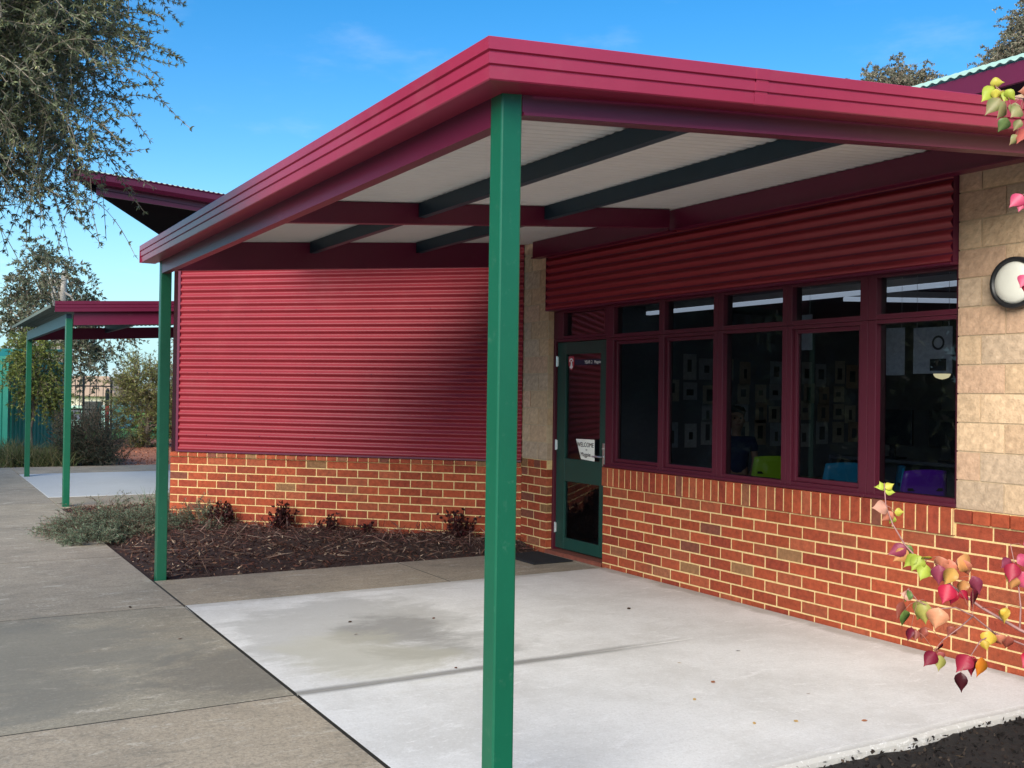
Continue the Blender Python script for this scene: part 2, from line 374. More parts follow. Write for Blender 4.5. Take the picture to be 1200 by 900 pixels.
# --- interior room
MB().add([(-1.4,.2,.04),(9,.2,.04),(9,6.6,.04),(-1.4,6.6,.04)],[(0,1,2,3)]).build('interior_floor',m_carpet,bld)
MB().box(-1.52,9,6.601,6.7,0,3.2).box(-1.52,-1.43,.12,6.6,0,3.2).box(9,9.1,.1,6.6,0,3.2).build('interior_wall',m_plaster,bld)
MB().box(-1.4,9,.11,6.6,2.525,2.6).build('interior_ceiling',m_plaster,bld)
MB().box(-.94,3.62,.101,.111,2.39,2.52).build('window_lintel',m_darkin,bld)
# --- roofs
T=Vector((-5.80,-3.74,4.19)); e1=Vector((-.30,.954,0)).normalized(); e2=Vector((-.888,.458,-.028)).normalized()
inn=Vector((-.954,-.30,0))                                # from the gutter edge towards the roof's inside
def strip(mb,a,b,z0,z1,th,n):
    n=Vector(n); 
    p=[a+Vector((0,0,z0)),b+Vector((0,0,z0)),b+Vector((0,0,z1)),a+Vector((0,0,z1))]
    mb.add(p+[x+n*th for x in p],[(0,1,2,3),(7,6,5,4),(0,4,5,1),(1,5,6,2),(2,6,7,3),(3,7,4,0)])
mb=MB(); A0=T.copy(); B0=T+e1*6
prof=[(0,.0),(.012,.012),(.0,.02),(-.01,.0),(-.11,-.0),(-.11,-.115),(-.03,-.115),(.0,-.07)]
gp=lambda P:(lambda o,z:tuple(P-inn*o+Vector((0,0,z))))
mb.sweep(prof,[gp(A0),gp(B0)])
rf=MB()
ns=int(6/.0095); rows=[]
vs=[]; fs=[]
for i in range(ns+1):
    P=A0+e1*(6*i/ns); zz=.008*math.sin(2*PI*(6*i/ns)/.076); mx=max(.02,6*i/ns*.72)
    vs += [tuple(P+inn*.03+Vector((0,0,.03+zz))), tuple(P+inn*min(mx,3.2)+Vector((0,0,.03+zz+.205*min(mx,3.2))))]
for i in range(ns): fs.append((2*i,2*i+1,2*i+3,2*i+2))
rf.add(vs,fs)
wr=rf.build('roof',m_roof,bld); wr['label']='acute pale green corner of the wing roof with maroon gutter'
mb.build('gutter',m_maroon,wr)
mb=MB(); strip(mb,A0+inn*.14+e1*.35,B0+inn*.14,-.235,-.09,.02,inn); mb.build('eave_board',m_maroon,wr)
mb=MB(); Q=T+e2*8
mb.add([tuple(T+e1*.28+inn*.12+Vector((0,0,-.16))),tuple(B0+inn*.16+Vector((0,0,-.236))),tuple(Q+Vector((0,0,-.16))),tuple(T+Vector((0,0,-.115)))],[(0,1,2,3)])
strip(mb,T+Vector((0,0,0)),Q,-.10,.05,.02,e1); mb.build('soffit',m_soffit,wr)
# main roof: eave above the canopy on the right with clerestory glazing beneath
vs=[];fs=[]; X0,X1=1.8,9.0; ns=int((X1-X0)/.0095)
for i in range(ns+1):
    x=X0+(X1-X0)*i/ns; z=3.825+.008*math.sin(2*PI*x/.076)
    vs += [(x,.88,z),(x,1.25,z+.155),(x,4.2,z+.8)]
for i in range(ns): fs += [(3*i,3*i+3,3*i+4,3*i+1),(3*i+1,3*i+4,3*i+5,3*i+2)]
mr_=MB().add(vs,fs).build('roof',m_roof,bld); mr_['label']='main pale green corrugated roof above the dark clerestory glazing'
MB().box(X0,X1,.90,.93,3.675,3.813).build('eave_board',m_maroon,mr_)
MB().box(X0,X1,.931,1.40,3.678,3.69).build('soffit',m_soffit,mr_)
mb=MB(); mb.box(X0,X1,1.40,1.46,3.2,3.677); mb.build('clerestory_window',mat('dusk_glass',(.015,.025,.045),.12,.0),bld)
for x in np.arange(2.2,9,.95): MB().box(x,x+.06,1.36,1.3995,3.2,3.677).build('window_mullion',m_alum,bld)
MB().add([(-7.3,.3,3.28),(-4.28,-2.86,3.28),(-1.42,-.01,3.28),(9,.02,3.32),(9,6.6,3.32),(-7.3,6.6,3.28)],[(0,1,2,3,4,5)]).build('flat_roof',m_sheet,bld)

MB().add([(-1.42,-.005,3.24),(-3.26,-1.845,3.24),(-2.66,-2.445,3.22),(-.80,-.60,3.22),(-.80,-.09,3.24),(-1.42,-.005,3.279),(-3.26,-1.845,3.279),(-2.66,-2.445,3.26),(-.80,-.60,3.26),(-.80,-.09,3.279)],[(4,3,2,1,0),(5,6,7,8,9)]+[(i,(i+1)%5,5+(i+1)%5,5+i) for i in range(5)]).build('eave',m_soffit,bld)  # unseen overhang, added to keep sun off the top of the wing wall
# ================================================================== ENTRANCE CANOPY
XP,YP,PW=4.4977,-3.6688,.083; XL=-1.0667; SL=.0844
can=empty('entrance_canopy',(1.7,-1.9,0),'maroon edged canopy on green square posts over the white concrete by the green door','canopy')
zs=lambda y: 2.765+SL*(y-YP)
def post(x,y,zt,parent,lab=None):
    mb=MB(); mb.box(x-PW,x,y,y+PW,-.05,zt); o=mb.build('post',m_green,parent,bevel=.006)
    if lab: o['label']=lab
    return o
p=post(XP,YP,2.70,can,'tall near green post at the front corner of the canopy')
MB().tube([(XP-.04,YP+.04,2.60),(XP-.04,YP+.04,2.705)],.02,6).build('cleat',m_maroon,p)
p=post(XL,YP,2.70,can,'far green post standing at the corner of the mulch bed')
# beams (channel sections)
def channel_x(x0,x1,y,z0,z1,name,m,w=.055,t=.005,sgn=-1):
    mb=MB(); yo,yi=y,y+w
    mb.box(x0,x1,yo,yo+t,z0,z1); mb.box(x0,x1,yo+t,yi,z0,z0+t); mb.box(x0,x1,yo+t,yi,z1-t,z1)
    mb.box(x0,x1,yi-t,yi,z0+t,z0+.022)
    return mb.build(name,m,can)
channel_x(XL+.001,XP-PW-.001,YP+.002,2.496,2.70,'beam',m_maroon)
def beam_y(x0,x1,y0,y1,zb0,zt0,m,name='beam',sl=SL):
    mb=MB(); f=sl*(y1-y0)
    mb.add([(x0,y0,zb0),(x1,y0,zb0),(x1,y1,zb0+f),(x0,y1,zb0+f),(x0,y0,zt0),(x1,y0,zt0),(x1,y1,zt0+f),(x0,y1,zt0+f)],[(0,3,2,1),(4,5,6,7),(0,1,5,4),(1,2,6,5),(2,3,7,6),(3,0,4,7)])
    return mb.build(name,m,can,bevel=.004)
y0=YP+PW+.001
b_=beam_y(XP-.060,XP-.008,y0,.02,2.530,zs(y0)-.012,m_maroon); b_['label']='front roof beam running from the near post to the block pier'
mb=MB(); f=SL*(-.05-y0)
for (dz,h) in ((0,.012),):
    mb.add([(XP-.0075,y0,2.530),(XP+.012,y0,2.530),(XP+.012,-.05,2.530+f),(XP-.0075,-.05,2.530+f),(XP-.0075,y0,2.541),(XP+.012,y0,2.541),(XP+.012,-.05,2.541+f),(XP-.0075,-.05,2.541+f)],[(0,3,2,1),(4,5,6,7),(0,1,5,4),(1,2,6,5),(2,3,7,6),(3,0,4,7)])
mb.build('flange',m_maroon,b_); MB().box(XP-.0075,XP-.002,y0+.0,y0+.035,2.545,2.66).build('cleat',m_maroon,b_)
beam_y(1.15-.055,1.15,YP+.058,-.20,2.615,zs(YP+.058)-.010,m_maroon)
beam_y(XL-.070,XL-.015,YP+PW+.002,-.36,2.525,zs(YP+PW)-.012,m_maroon)
# ledger on the cladding
mb=MB(); zl=zs(-.15)
mb.box(-1.02,1.1549,-.155,-.150,zl-.175,zl-.012); mb.box(-1.02,1.09,-.150,-.076,zl-.175,zl-.170)
mb.box(1.155,XP-.062,-.155,-.150,zl-.175,zl-.012); mb.box(1.155,XP-.062,-.150,-.076,zl-.175,zl-.170); mb.box(1.155,XP-.062,-.172,-.156,zl-.175,zl-.163); mb.box(-1.02,1.09,-.172,-.156,zl-.175,zl-.163)
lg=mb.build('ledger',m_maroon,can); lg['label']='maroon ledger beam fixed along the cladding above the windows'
# purlins
for y in (-2.41,-1.385):
    for a,b in ((XL-.012,1.094),(1.151,XP-.062)):
        mb=MB(); zt=zs(y)-.0095
        mb.box(a,b,y-.002,y,zt-.098,zt); mb.box(a,b,y,y+.05,zt-.098,zt-.095); mb.box(a,b,y,y+.05,zt-.003,zt+.0005); mb.box(a,b,y+.047,y+.05,zt-.0949,zt-.08)
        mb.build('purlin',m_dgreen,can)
# roof sheeting
vs=[];fs=[]; xs_=[]; cs=[]
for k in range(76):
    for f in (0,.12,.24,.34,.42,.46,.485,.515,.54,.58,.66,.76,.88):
        xs_.append((-1.235+(k+f)*.0761, .011-.021*abs(math.cos(PI*f))**.55, .30 if abs(f-.5)<.05 else .72 if abs(f-.5)<.1 else 1))  # crests darkened in the tint, standing in for shade inside the ribs
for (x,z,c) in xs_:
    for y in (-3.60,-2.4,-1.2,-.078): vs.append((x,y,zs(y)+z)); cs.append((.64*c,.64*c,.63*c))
for i in range(len(xs_)-1):
    for j in range(3): fs.append((4*i+j,4*i+4+j,4*i+5+j,4*i+1+j))
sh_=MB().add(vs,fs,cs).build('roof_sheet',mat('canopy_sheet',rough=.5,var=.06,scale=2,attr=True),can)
# fluted gutter and fascia round the edge, mitred at the near corner
ZT=2.737
prof=[(.112,0),(.127,0),(.129,-.003),(.1265,-.042),(.117,-.0455),(.117,-.0495),(.1235,-.053),(.121,-.087),(.112,-.0905),(.112,-.0945),(.1185,-.098),(.114,-.136),(.110,-.140),(-.0,-.140),(-.0,-.136),(.106,-.134),(.110,-.010)]
def pl(x): return lambda o,z:(x,YP-o,ZT+z)
def plc(o,z): return (XP+o,YP-o,ZT+z)
def pr(y): return lambda o,z:(XP+o,y,ZT+z+SL*(y-(YP-.113)))
XE=-1.3157
gut=MB().sweep(prof,[pl(XE),pl(1.6),plc]); gm=gut.build('gutter',m_fascia,can); gm['label']='long maroon fluted gutter along the low side of the canopy'
fas=MB().sweep(prof,[plc,pr(-3.0),pr(-1.9),pr(-.02)]); fm=fas.build('fascia',m_fascia,can); fm['label']='glossy maroon fluted fascia along the raked front edge of the canopy'
sl_=[(o+(.0016 if i<13 else 0),z-(.0012 if 11<i<15 else 0)) for i,(o,z) in enumerate(prof)]
MB().sweep(sl_[1:13],[pr(-2.60),pr(-2.53)]).build('joiner',m_fascia,fm)
MB().sweep(prof,[lambda o,z:(XE-.118+o*0-.002,YP-.113+.0,ZT+z)]*2) if False else None
def pe(y): return lambda o,z:(XL-.129-o,y,ZT+z+SL*max(0,y-(YP-.113)))
MB().sweep(prof,[pe(YP-.112),pe(-2.0),pe(-.8)]).build('fascia',m_fascia,can)
MB().box(XE-.004,XE-.001,YP-.128,YP-.0,ZT-.14,ZT).build('stop_end',m_fascia,gm)

# ================================================================== WALKWAY CANOPY (far)
wc=empty('walkway_canopy',(-9.4,-2.5,0),'smaller maroon canopy on two green posts beyond the wing, over pale concrete','canopy')
for x,y,l in ((-6.92,YP,'nearer green post of the walkway canopy'),(-12.02,YP,'farther green post of the walkway canopy, in shade')):
    p=post(x,y,2.46,wc,l)
s2=.058
def wf(y): return lambda o,z:(-6.80+o,y,2.67+z+s2*(y+3.80))
pw_=[(.0,0),(.015,0),(.013,-.042),(.004,-.045),(.012,-.05),(.010,-.087),(.002,-.09),(.008,-.095),(.006,-.138),(-.05,-.138),(-.05,-.134),(-.0,-.130)]
MB().sweep(pw_,[wf(-3.82),wf(-1.0),wf(1.2)]).build('fascia',m_maroon,wc)
MB().add([(x,y,z+s2*(y+3.8)) for x in (-6.93,-6.87) for y in (-3.58,1.0) for z in (2.36,2.56)],[(0,1,3,2),(4,6,7,5),(0,4,5,1),(2,3,7,6),(0,2,6,4),(1,5,7,3)]).build('beam',m_maroon,wc)
MB().add([(x,y,z+s2*(y+3.8)) for x in (-12.1,-12.04) for y in (-3.58,1.0) for z in (2.36,2.56)],[(0,1,3,2),(4,6,7,5),(0,4,5,1),(2,3,7,6),(0,2,6,4),(1,5,7,3)]).build('beam',m_maroon,wc)
MB().box(-12.03,-6.93,-3.665,-3.60,2.37,2.52).build('beam',m_dgreen,wc)
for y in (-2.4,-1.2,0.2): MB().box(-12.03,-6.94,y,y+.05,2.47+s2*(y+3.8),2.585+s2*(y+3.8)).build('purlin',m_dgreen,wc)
vs=[];fs=[]; ns=int(3.1*8/.19)
a,b=-3.86,1.2; ns=int((b-a)/.012)
for i in range(ns+1):
    y=a+(b-a)*i/ns; z=2.615+s2*(y+3.8)+.008*math.sin(2*PI*y/.076)
    vs += [(-12.5,y,z),(-6.84,y,z)]
for i in range(ns): fs.append((2*i,2*i+1,2*i+3,2*i+2))
m_wroof=mat('walkway_roof',(.15,.19,.17),.7,.1,2,spec=.2)  # one even grey green, darker than the building roofs
MB().add(vs,fs).build('roof_sheet',m_wroof,wc)
MB().box(-12.5,-6.84,-3.875,-3.862,2.585,2.625).build('edge_trim',m_wroof,wc)

# ================================================================== GROUND
def concrete(name, base, dark, pale, rough=.85, mott=1.0, wet=None, joint=None, lift=0):
    """brushed concrete: mottling, blotchy dark stains, pale scuffs; stains have shapes of their own"""
    m=bpy.data.materials.new(name); m.use_nodes=True; nt=m.node_tree; L=nt.links; b=nt.nodes['Principled BSDF']
    b.inputs['Specular IOR Level'].default_value=.3
    tc=_n(nt,'ShaderNodeTexCoord'); src=None
    def noise(sc,det=8,ro=.6,mapscale=None,dist=0):
        nz=_n(nt,'ShaderNodeTexNoise'); nz.inputs['Scale'].default_value=sc; nz.inputs['Detail'].default_value=det; nz.inputs['Roughness'].default_value=ro; nz.inputs['Distortion'].default_value=dist
        if mapscale:
            mp=_n(nt,'ShaderNodeMapping'); mp.inputs['Scale'].default_value=mapscale; L.new(tc.outputs['Object'],mp.inputs[0]); L.new(mp.outputs[0],nz.inputs[0])
        else: L.new(tc.outputs['Object'],nz.inputs[0])
        return nz.outputs['Fac']
    def rmp(s,lo,hi,a,b_):
        r=_n(nt,'ShaderNodeMapRange',interpolation_type='SMOOTHSTEP'); r.inputs[1].default_value=lo; r.inputs[2].default_value=hi; r.inputs[3].default_value=a; r.inputs[4].default_value=b_; L.new(s,r.inputs[0]); return r.outputs[0]
    def mth(op,a,b_):
        n=_n(nt,'ShaderNodeMath',operation=op)
        for i,v in enumerate((a,b_)):
            if isinstance(v,(int,float)): n.inputs[i].default_value=v
            else: L.new(v,n.inputs[i])
        return n.outputs[0]
    def mix(fac,a,c):
        x=_n(nt,'ShaderNodeMix',data_type='RGBA')
        if isinstance(fac,(int,float)): x.inputs[0].default_value=fac
        else: L.new(fac,x.inputs[0])
        for i,v in ((6,a),(7,c)):
            if isinstance(v,tuple): x.inputs[i].default_value=(*v,1)
            else: L.new(v,x.inputs[i])
        return x.outputs[2]
    at_=_n(nt,'ShaderNodeAttribute',attribute_name='tint')
    ml=_n(nt,'ShaderNodeMix',data_type='RGBA',blend_type='MULTIPLY'); ml.inputs[0].default_value=1; ml.inputs[6].default_value=(*base,1); L.new(at_.outputs['Color'],ml.inputs[7]); src=ml.outputs[2]
    src=mix(rmp(noise(1.1,10,.7),.38,.68,0,.60),src,dark)
    src=mix(rmp(noise(6,12,.8,(2.4,.8,1),.5),.50,.64,0,.62*mott),src,dark)
    src=mix(rmp(noise(4,12,.78,(2.2,.9,1),.6),.54,.64,0,.75),src,pale)
    src=mix(rmp(noise(11,12,.8,(2.0,.7,1),.8),.60,.68,0,.75*mott),src,ramp(dark,.6))
    src=mix(rmp(noise(120,4,.6),.42,.75,0,.40),src,dark)
    src=mix(rmp(noise(48,6,.75),.45,.62,0,.55*mott),src,dark)
    src=mix(rmp(noise(38,6,.75,(1.3,.9,1)),.55,.66,0,.55),src,pale)
    src=mix(rmp(noise(26,8,.75,(1.5,.8,1)),.66,.71,0,.8*mott),src,ramp(dark,.4))
    sp=_n(nt,'ShaderNodeSeparateXYZ'); L.new(tc.outputs['Object'],sp.inputs[0])
    if wet:
        w1=noise(1.7,12,.72,(1.3,.8,1),.4)
        for (cx,cy,rx,ry,col,amt) in wet:
            dx=mth('DIVIDE',mth('SUBTRACT',sp.outputs[0],cx),rx); dy=mth('DIVIDE',mth('SUBTRACT',sp.outputs[1],cy),ry)
            r2=mth('ADD',mth('MULTIPLY',dx,dx),mth('MULTIPLY',dy,dy))
            e=mth('ADD',r2,mth('MULTIPLY',mth('SUBTRACT',w1,.5),4.2))
            src=mix(rmp(e,.35,1.30,amt,0),src,col)
    if joint:
        jx,col,amt,wd=joint
        d=mth('ABSOLUTE',mth('ADD',mth('SUBTRACT',sp.outputs[0],jx),mth('MULTIPLY',mth('SUBTRACT',noise(3,6),.5),.03)),0)
        k=rmp(d,0.003,wd,amt,0); fd=rmp(sp.outputs[1],-2.1,-.9,1,0)
        src=mix(mth('MULTIPLY',k,fd),src,col)
    L.new(src,b.inputs['Base Color']); b.inputs['Roughness'].default_value=rough
    bp=_n(nt,'ShaderNodeBump'); bp.inputs['Strength'].default_value=.35; bp.inputs['Distance'].default_value=.004
    L.new(noise(140,4,.6,(1,.5,1)),bp.inputs['Height']); L.new(bp.outputs[0],b.inputs['Normal'])
    return m
m_path=concrete('old_concrete',(.42,.365,.29),(.19,.17,.135),(.60,.55,.46),wet=[(1.9,-3.85,.55,.55,(.15,.14,.12),.65),(1.15,-5.1,1.15,1.25,(.19,.185,.16),.65)])
m_slab=concrete('new_concrete',(.76,.755,.735),(.50,.485,.45),(.82,.815,.80),mott=.32,wet=[(1.35,-2.85,1.15,.85,(.36,.355,.33),.60),(1.55,-2.70,.62,.40,(.19,.185,.17),.60),(2.0,-3.05,.7,.5,(.50,.48,.38),.5),(2.1,.02,3.2,.16,(.30,.28,.24),.6),(.02,-1.9,.16,2.6,(.36,.34,.30),.5)],joint=(2.512,(.16,.155,.145),.9,.075))
m_farslab=concrete('far_concrete',(.50,.53,.56),(.44,.46,.48),(.58,.60,.62))
m_ground=mat('bare_earth',(.09,.075,.045),.95,.3,1.5,.4,30)
m_gravel=mat('red_gravel',(.42,.16,.085),.95,.3,8,.8,60,dirt=((.25,.10,.06),3,.5,.7,.6))
m_soil=mat('dark_soil',(.012,.010,.009),.95,.5,30,1.0,90)
m_mulchbase=mat('mulch_base',(.034,.017,.013),.95,.4,25,1.0,70)
m_grass=mat('lawn',(.13,.28,.035),.9,.3,2,.5,60)
m_litter=mat('dry_litter',(.13,.09,.055),.95,.4,12,.7,60)
struct(MB().add([(-900,-900,-.06),(900,-900,-.06),(900,900,-.06),(-900,900,-.06)],[(0,1,2,3)]).build('ground',m_ground))
pan=[.92,1.0,1.06,.95,1.04,.90]
def slabs(mb,xs,ys,z,gap=.018,th=.09,tints=None):
    k=0
    for i in range(len(xs)-1):
        for j in range(len(ys)-1):
            c=(tints[k%len(tints)] if tints else random.uniform(.93,1.05)); c=c if hasattr(c,'__len__') else (c,c,c); k+=1
            mb.box(xs[i]+gap/2,xs[i+1]-gap/2,ys[j]+gap/2,ys[j+1]-gap/2,z-th,z,c)
YE=-3.695
mb=MB(); slabs(mb,[-14.4,-12.62,-9.9,-7.43,-4.95,-2.46,.020,2.512,5.0,7.5,10],[-6.3,YE-.004],0,tints=[(.95,.95,.95),(1,1,1),(.9,.9,.92),(1.02,1,.97),(.96,.95,.93),(1.04,1.03,1.0),(.86,.89,.86),(1.10,1.06,1.0),(1,1,1),(1,1,1)])
struct(mb.build('footpath',m_path))
struct(MB().box(-14.3,9.9,-6.2,YE-.01,-.05,-.0012).box(-1.02,.04,YE-.009,-.06,-.05,-.0012).box(.0405,4.3,YE-.009,-.01,-.05,-.012).build('joint_filler',mat('joint_filler',(.03,.028,.025),.95,.3,40)))
mb=MB(); slabs(mb,[-1.03,.032],[YE,-1.55,-.05],.0,gap=.013,tints=[(1.06,1.02,.95),(1.0,.97,.92)])
mb.box(-.945,.03,-.046,-.013,-.09,.0,(1,.97,.92))
struct(mb.build('entry_path',m_path))
# white concrete patio with a hand finished, wavy outer edge
xe=lambda y:4.452+.006*math.sin(3.1*y+.6)+.006*math.sin(7.3*y)
mb=MB(); ny=70; ys_=np.linspace(YE+.003,-.006,ny)
for (xa,xb) in ((.045,None),):
    vs=[];fs=[]
    for y in ys_:
        x1=xb if xb else xe(y); st=[xa,xa+.012,2.494,2.506,2.512,2.518,2.530,x1-.06,x1-.018,x1,x1+.008]
        gd=max(0,min(1,(-1.0-y)/.8)); zz=[-.004,.004,.004,.004-.003*gd,.004-.012*gd,.004-.003*gd,.004,.004,-.001,-.016,-.09]
        for x,z in zip(st,zz): vs.append((x,y,z))
    n=len(st)
    for j in range(ny-1):
        for i in range(n-1): p=j*n+i; fs.append((p,p+1,p+n+1,p+n))
    o=len(vs); vs += [(xa,ys_[0],-.09),(st[-1],ys_[0],-.09)]; fs.append((o,o+1,n-1,0)) 
    cs=[((.62,.61,.59) if k<ny*n and k%n>=n-3 else (1,1,1)) for k in range(len(vs))]
    mb.add(vs,fs,cs)
struct(mb.build('concrete_patio',m_slab,smooth=False))
struct(MB().box(-8.24,-6.90,YE,1.5,-.09,-.002,(1.0,.98,.95)).box(-14.4,-12.64,YE+.002,6,-.09,0,(1.05,1.02,.98)).build('far_path',m_path,bevel=.005))
struct(MB().box(-12.62,-8.25,YE,1.5,-.09,.004,(1,1,1)).build('far_pad',m_farslab,bevel=.005))
# planting bed by the wing
def sheet(name,poly,z,m,sub=.08,amp=.02,edge=None):
    pass
bed=[(-6.88,YE+.004),(-1.04,YE+.004),(-1.04,-.06),(-1.45,-.03),(-4.36,-2.94),(-6.88,-.5)]
mb=MB(); nx,ny=90,52; vs=[];fs=[]
def hb(x,y): return .012*math.sin(5*x+2*y)+.010*math.sin(11*y-4*x)
for i in range(nx+1):
    for j in range(ny+1):
        x=-6.88+(-1.04+6.88)*i/nx; y=YE+.004+(-.03-YE-.004)*j/ny
        e=min(x+6.88,-1.04-x,y-YE)/.35; e=max(0,min(1,e)); d=((x+1.43)*q2-(y)*q2)
        k=max(0,1-abs(d-.1)/.8)
        vs.append((x,y,-.022+e*(.045+hb(x,y))+.06*k*e))
for i in range(nx):
    for j in range(ny): p=i*(ny+1)+j; fs.append((p,p+ny+1,p+ny+2,p+1))
struct(MB().add(vs,fs).build('garden_bed',m_mulchbase))
# dark soil bed at the right
mb=MB(); vs=[];fs=[]; nx,ny=60,80
for i in range(nx+1):
    for j in range(ny+1):
        x=4.36+(9-4.36)*(i/nx)**1.5; y=YE+.0+(-.02-YE)*j/ny
        vs.append((x,y,-.030-.012*math.exp(-((x-4.5)/.15)**2)+.010*math.sin(9*x+3*y)*math.sin(8*y)+random.uniform(-.004,.006)))
for i in range(nx):
    for j in range(ny): p=i*(ny+1)+j; fs.append((p,p+ny+1,p+ny+2,p+1))
struct(MB().add(vs,fs).build('soil_bed',m_soil))
struct(MB().add([(-60,-1.9,-.035),(-14.41,-1.9,-.035),(-14.41,14,-.035),(-60,14,-.035)],[(0,1,2,3)]).build('gravel_yard',m_gravel))
struct(MB().add([(-14.41,-9,-.034),(-26,-9,-.034),(-26,-1.905,-.034),(-14.41,-1.905,-.034)],[(0,3,2,1)]).build('border_bed',m_litter))
struct(MB().add([(-160,-80,-.030),(-26.4,-80,-.030),(-26.4,80,-.030),(-160,80,-.030)],[(0,1,2,3)]).build('school_oval',m_grass))
# ================================================================== MULCH, LITTER, SOIL CRUMBS (stuff)
def in_bed(x,y):
    d=((x+1.43)*q2-y*q2)
    return (x>-6.86)&(x<-1.05)&(y>YE+.03)&np.where(x>-4.3,d>.02,y< -2.87+(-4.3-x)*1.0-.04)
def chips(n,test,x0,x1,y0,y1,zf,Lr,Wr,cols,w,tilt=.5,thick=.3):
    x=rng.uniform(x0,x1,n*4); y=rng.uniform(y0,y1,n*4); k=test(x,y); x=x[k][:n]; y=y[k][:n]; m=len(x)
    z=zf(x,y)+rng.uniform(0,.02,m)*thick
    D=np.stack([rng.normal(size=m),rng.normal(size=m),rng.normal(size=m)*tilt],1)
    return leaf_quads(np.stack([x,y,z],1),D,rng.uniform(*Lr,m),rng.uniform(*Wr,m)), pal(m,cols,.35,w)
def bedz(x,y):
    e=np.minimum(np.minimum(x+6.88,-1.04-x),y-YE)/.35; e=np.clip(e,0,1); d=((x+1.43)*q2-y*q2); k=np.maximum(0,1-np.abs(d-.1)/.8)
    return -.022+e*(.045+.012*np.sin(5*x+2*y)+.010*np.sin(11*y-4*x))+.06*k*e
MC=[(.05,.021,.017),(.08,.033,.024),(.025,.012,.010),(.15,.08,.055),(.36,.26,.19),(.10,.05,.038)]
V1,C1=chips(11000,in_bed,-6.9,-1.05,YE,0,bedz,(.02,.07),(.006,.018),MC,[.28,.26,.17,.14,.06,.09],.55,1.0)
V2,C2=chips(1500,in_bed,-6.9,-1.05,YE,0,lambda x,y:bedz(x,y)+.01,(.08,.28),(.003,.007),[(.16,.10,.08),(.30,.22,.17),(.07,.03,.025)],[.5,.2,.3],.28,1.2)
near=lambda x,y: in_bed(x,y)&(((x+1.43)*q2-y*q2)<.75)
V3,C3=chips(1700,near,-4.3,-1.05,YE,0,lambda x,y:bedz(x,y)+.012,(.06,.22),(.003,.009),[(.13,.06,.05),(.26,.17,.14),(.06,.022,.022)],[.45,.15,.4],.8,2.2)
mul=quads_mesh('bark_mulch',np.concatenate([V1,V2,V3]),np.concatenate([C1,C2,C3]),m_chip)
struct(mul,'stuff','dark reddish bark mulch and dry twigs covering the bed below the angled red wall','mulch')
ts=lambda x,y:(x>4.47)&(y<-.03)
V1,C1=chips(9000,ts,4.46,6.6,YE,-.03,lambda x,y:-.034+0*x,(.008,.034),(.006,.020),[(.014,.011,.010),(.028,.020,.016),(.007,.006,.006),(.075,.055,.04)],[.40,.28,.24,.08],.9,1.8)
V2,C2=chips(45,ts,4.5,6.0,YE,-.03,lambda x,y:-.020+0*x,(.03,.06),(.010,.018),[(.40,.27,.15),(.28,.16,.09),(.5,.4,.28)],None,.25,.6)
struct(quads_mesh('soil_crumbs',np.concatenate([V1,V2]),np.concatenate([C1,C2]),m_chip),'stuff','crumbly black soil with a few dry leaf flecks at the patio edge','soil')
tb=lambda x,y:(x< -14.43)&(x>-25)
V1,C1=chips(5000,tb,-25,-14.43,-8.5,-1.9,lambda x,y:-.03+0*x,(.03,.10),(.01,.03),[(.10,.06,.04),(.2,.13,.08),(.05,.03,.02)],None,.4,1)
V2,C2=chips(5000,lambda x,y:(x<-14.43)&(x>-25.2),-25.2,-14.43,-1.9,4,lambda x,y:-.033+0*x,(.02,.07),(.015,.04),[(.36,.13,.07),(.28,.10,.06),(.5,.2,.11),(.2,.09,.06)],None,.5,1)
struct(quads_mesh('leaf_litter',V1,C1,m_chip),'stuff','brown leaf litter under the border plants by the fence','litter')
struct(quads_mesh('gravel_stones',V2,C2,m_chip),'stuff','loose red gravel stones in front of the fence','gravel')

# ================================================================== PLANTS
def sprays(P,D,l,K,nl,LL,LW,droop,cols,tw=.004,tcol=(.14,.10,.08),jit=.3,spread=.9,w=None,curl=.0):
    """curved twigs with side leaves; returns leaf quads, colours, twig quads"""
    N=len(P); D=unit(D); l=np.broadcast_to(l,(N,))
    s=np.linspace(0,1,K); X=unit(np.cross(D,rng.normal(size=(N,3))))*curl
    pos=P[:,None,:]+D[:,None,:]*(s[None,:,None]*l[:,None,None])+X[:,None,:]*(np.sin(s*PI)[None,:,None]*l[:,None,None])
    pos[:,:,2]-=droop*(s**2)[None,:]*l[:,None]
    base=np.repeat(pos[:,1:,:].reshape(-1,3),nl,0); m=len(base)
    tang=(pos[:,1:,:]-pos[:,:-1,:]).reshape(-1,3); tang=np.repeat(unit(tang),nl,0)
    dirs=unit(tang*.8+unit(rng.normal(size=(m,3)))*spread)
    V=leaf_quads(base,dirs,rng.uniform(*LL,m),rng.uniform(*LW,m)); 
    tone=np.repeat(np.repeat(rng.uniform(.75,1.25,(N,1)),K-1,0),nl,0)
    C=np.clip(pal(m,cols,jit,w)*tone,0,1)
    a=pos[:,:-1,:].reshape(-1,3); b=pos[:,1:,:].reshape(-1,3); sd=unit(np.cross(b-a,rng.normal(size=a.shape)))*tw/2; sd2=unit(np.cross(b-a,sd))*tw/2
    T=np.concatenate([np.stack([a-sd,a+sd,b+sd*.8,b-sd*.8],1),np.stack([a-sd2,a+sd2,b+sd2*.8,b-sd2*.8],1)])
    return V,C,T,np.tile(np.array(tcol),(len(T),1))*rng.uniform(.7,1.4,(len(T),1))
def ell(n,c,r,shell=.0):
    d=unit(rng.normal(size=(n,3))); k=rng.uniform(shell**3,1,(n,1))**(1/3); return np.array(c)+d*k*np.array(r), d
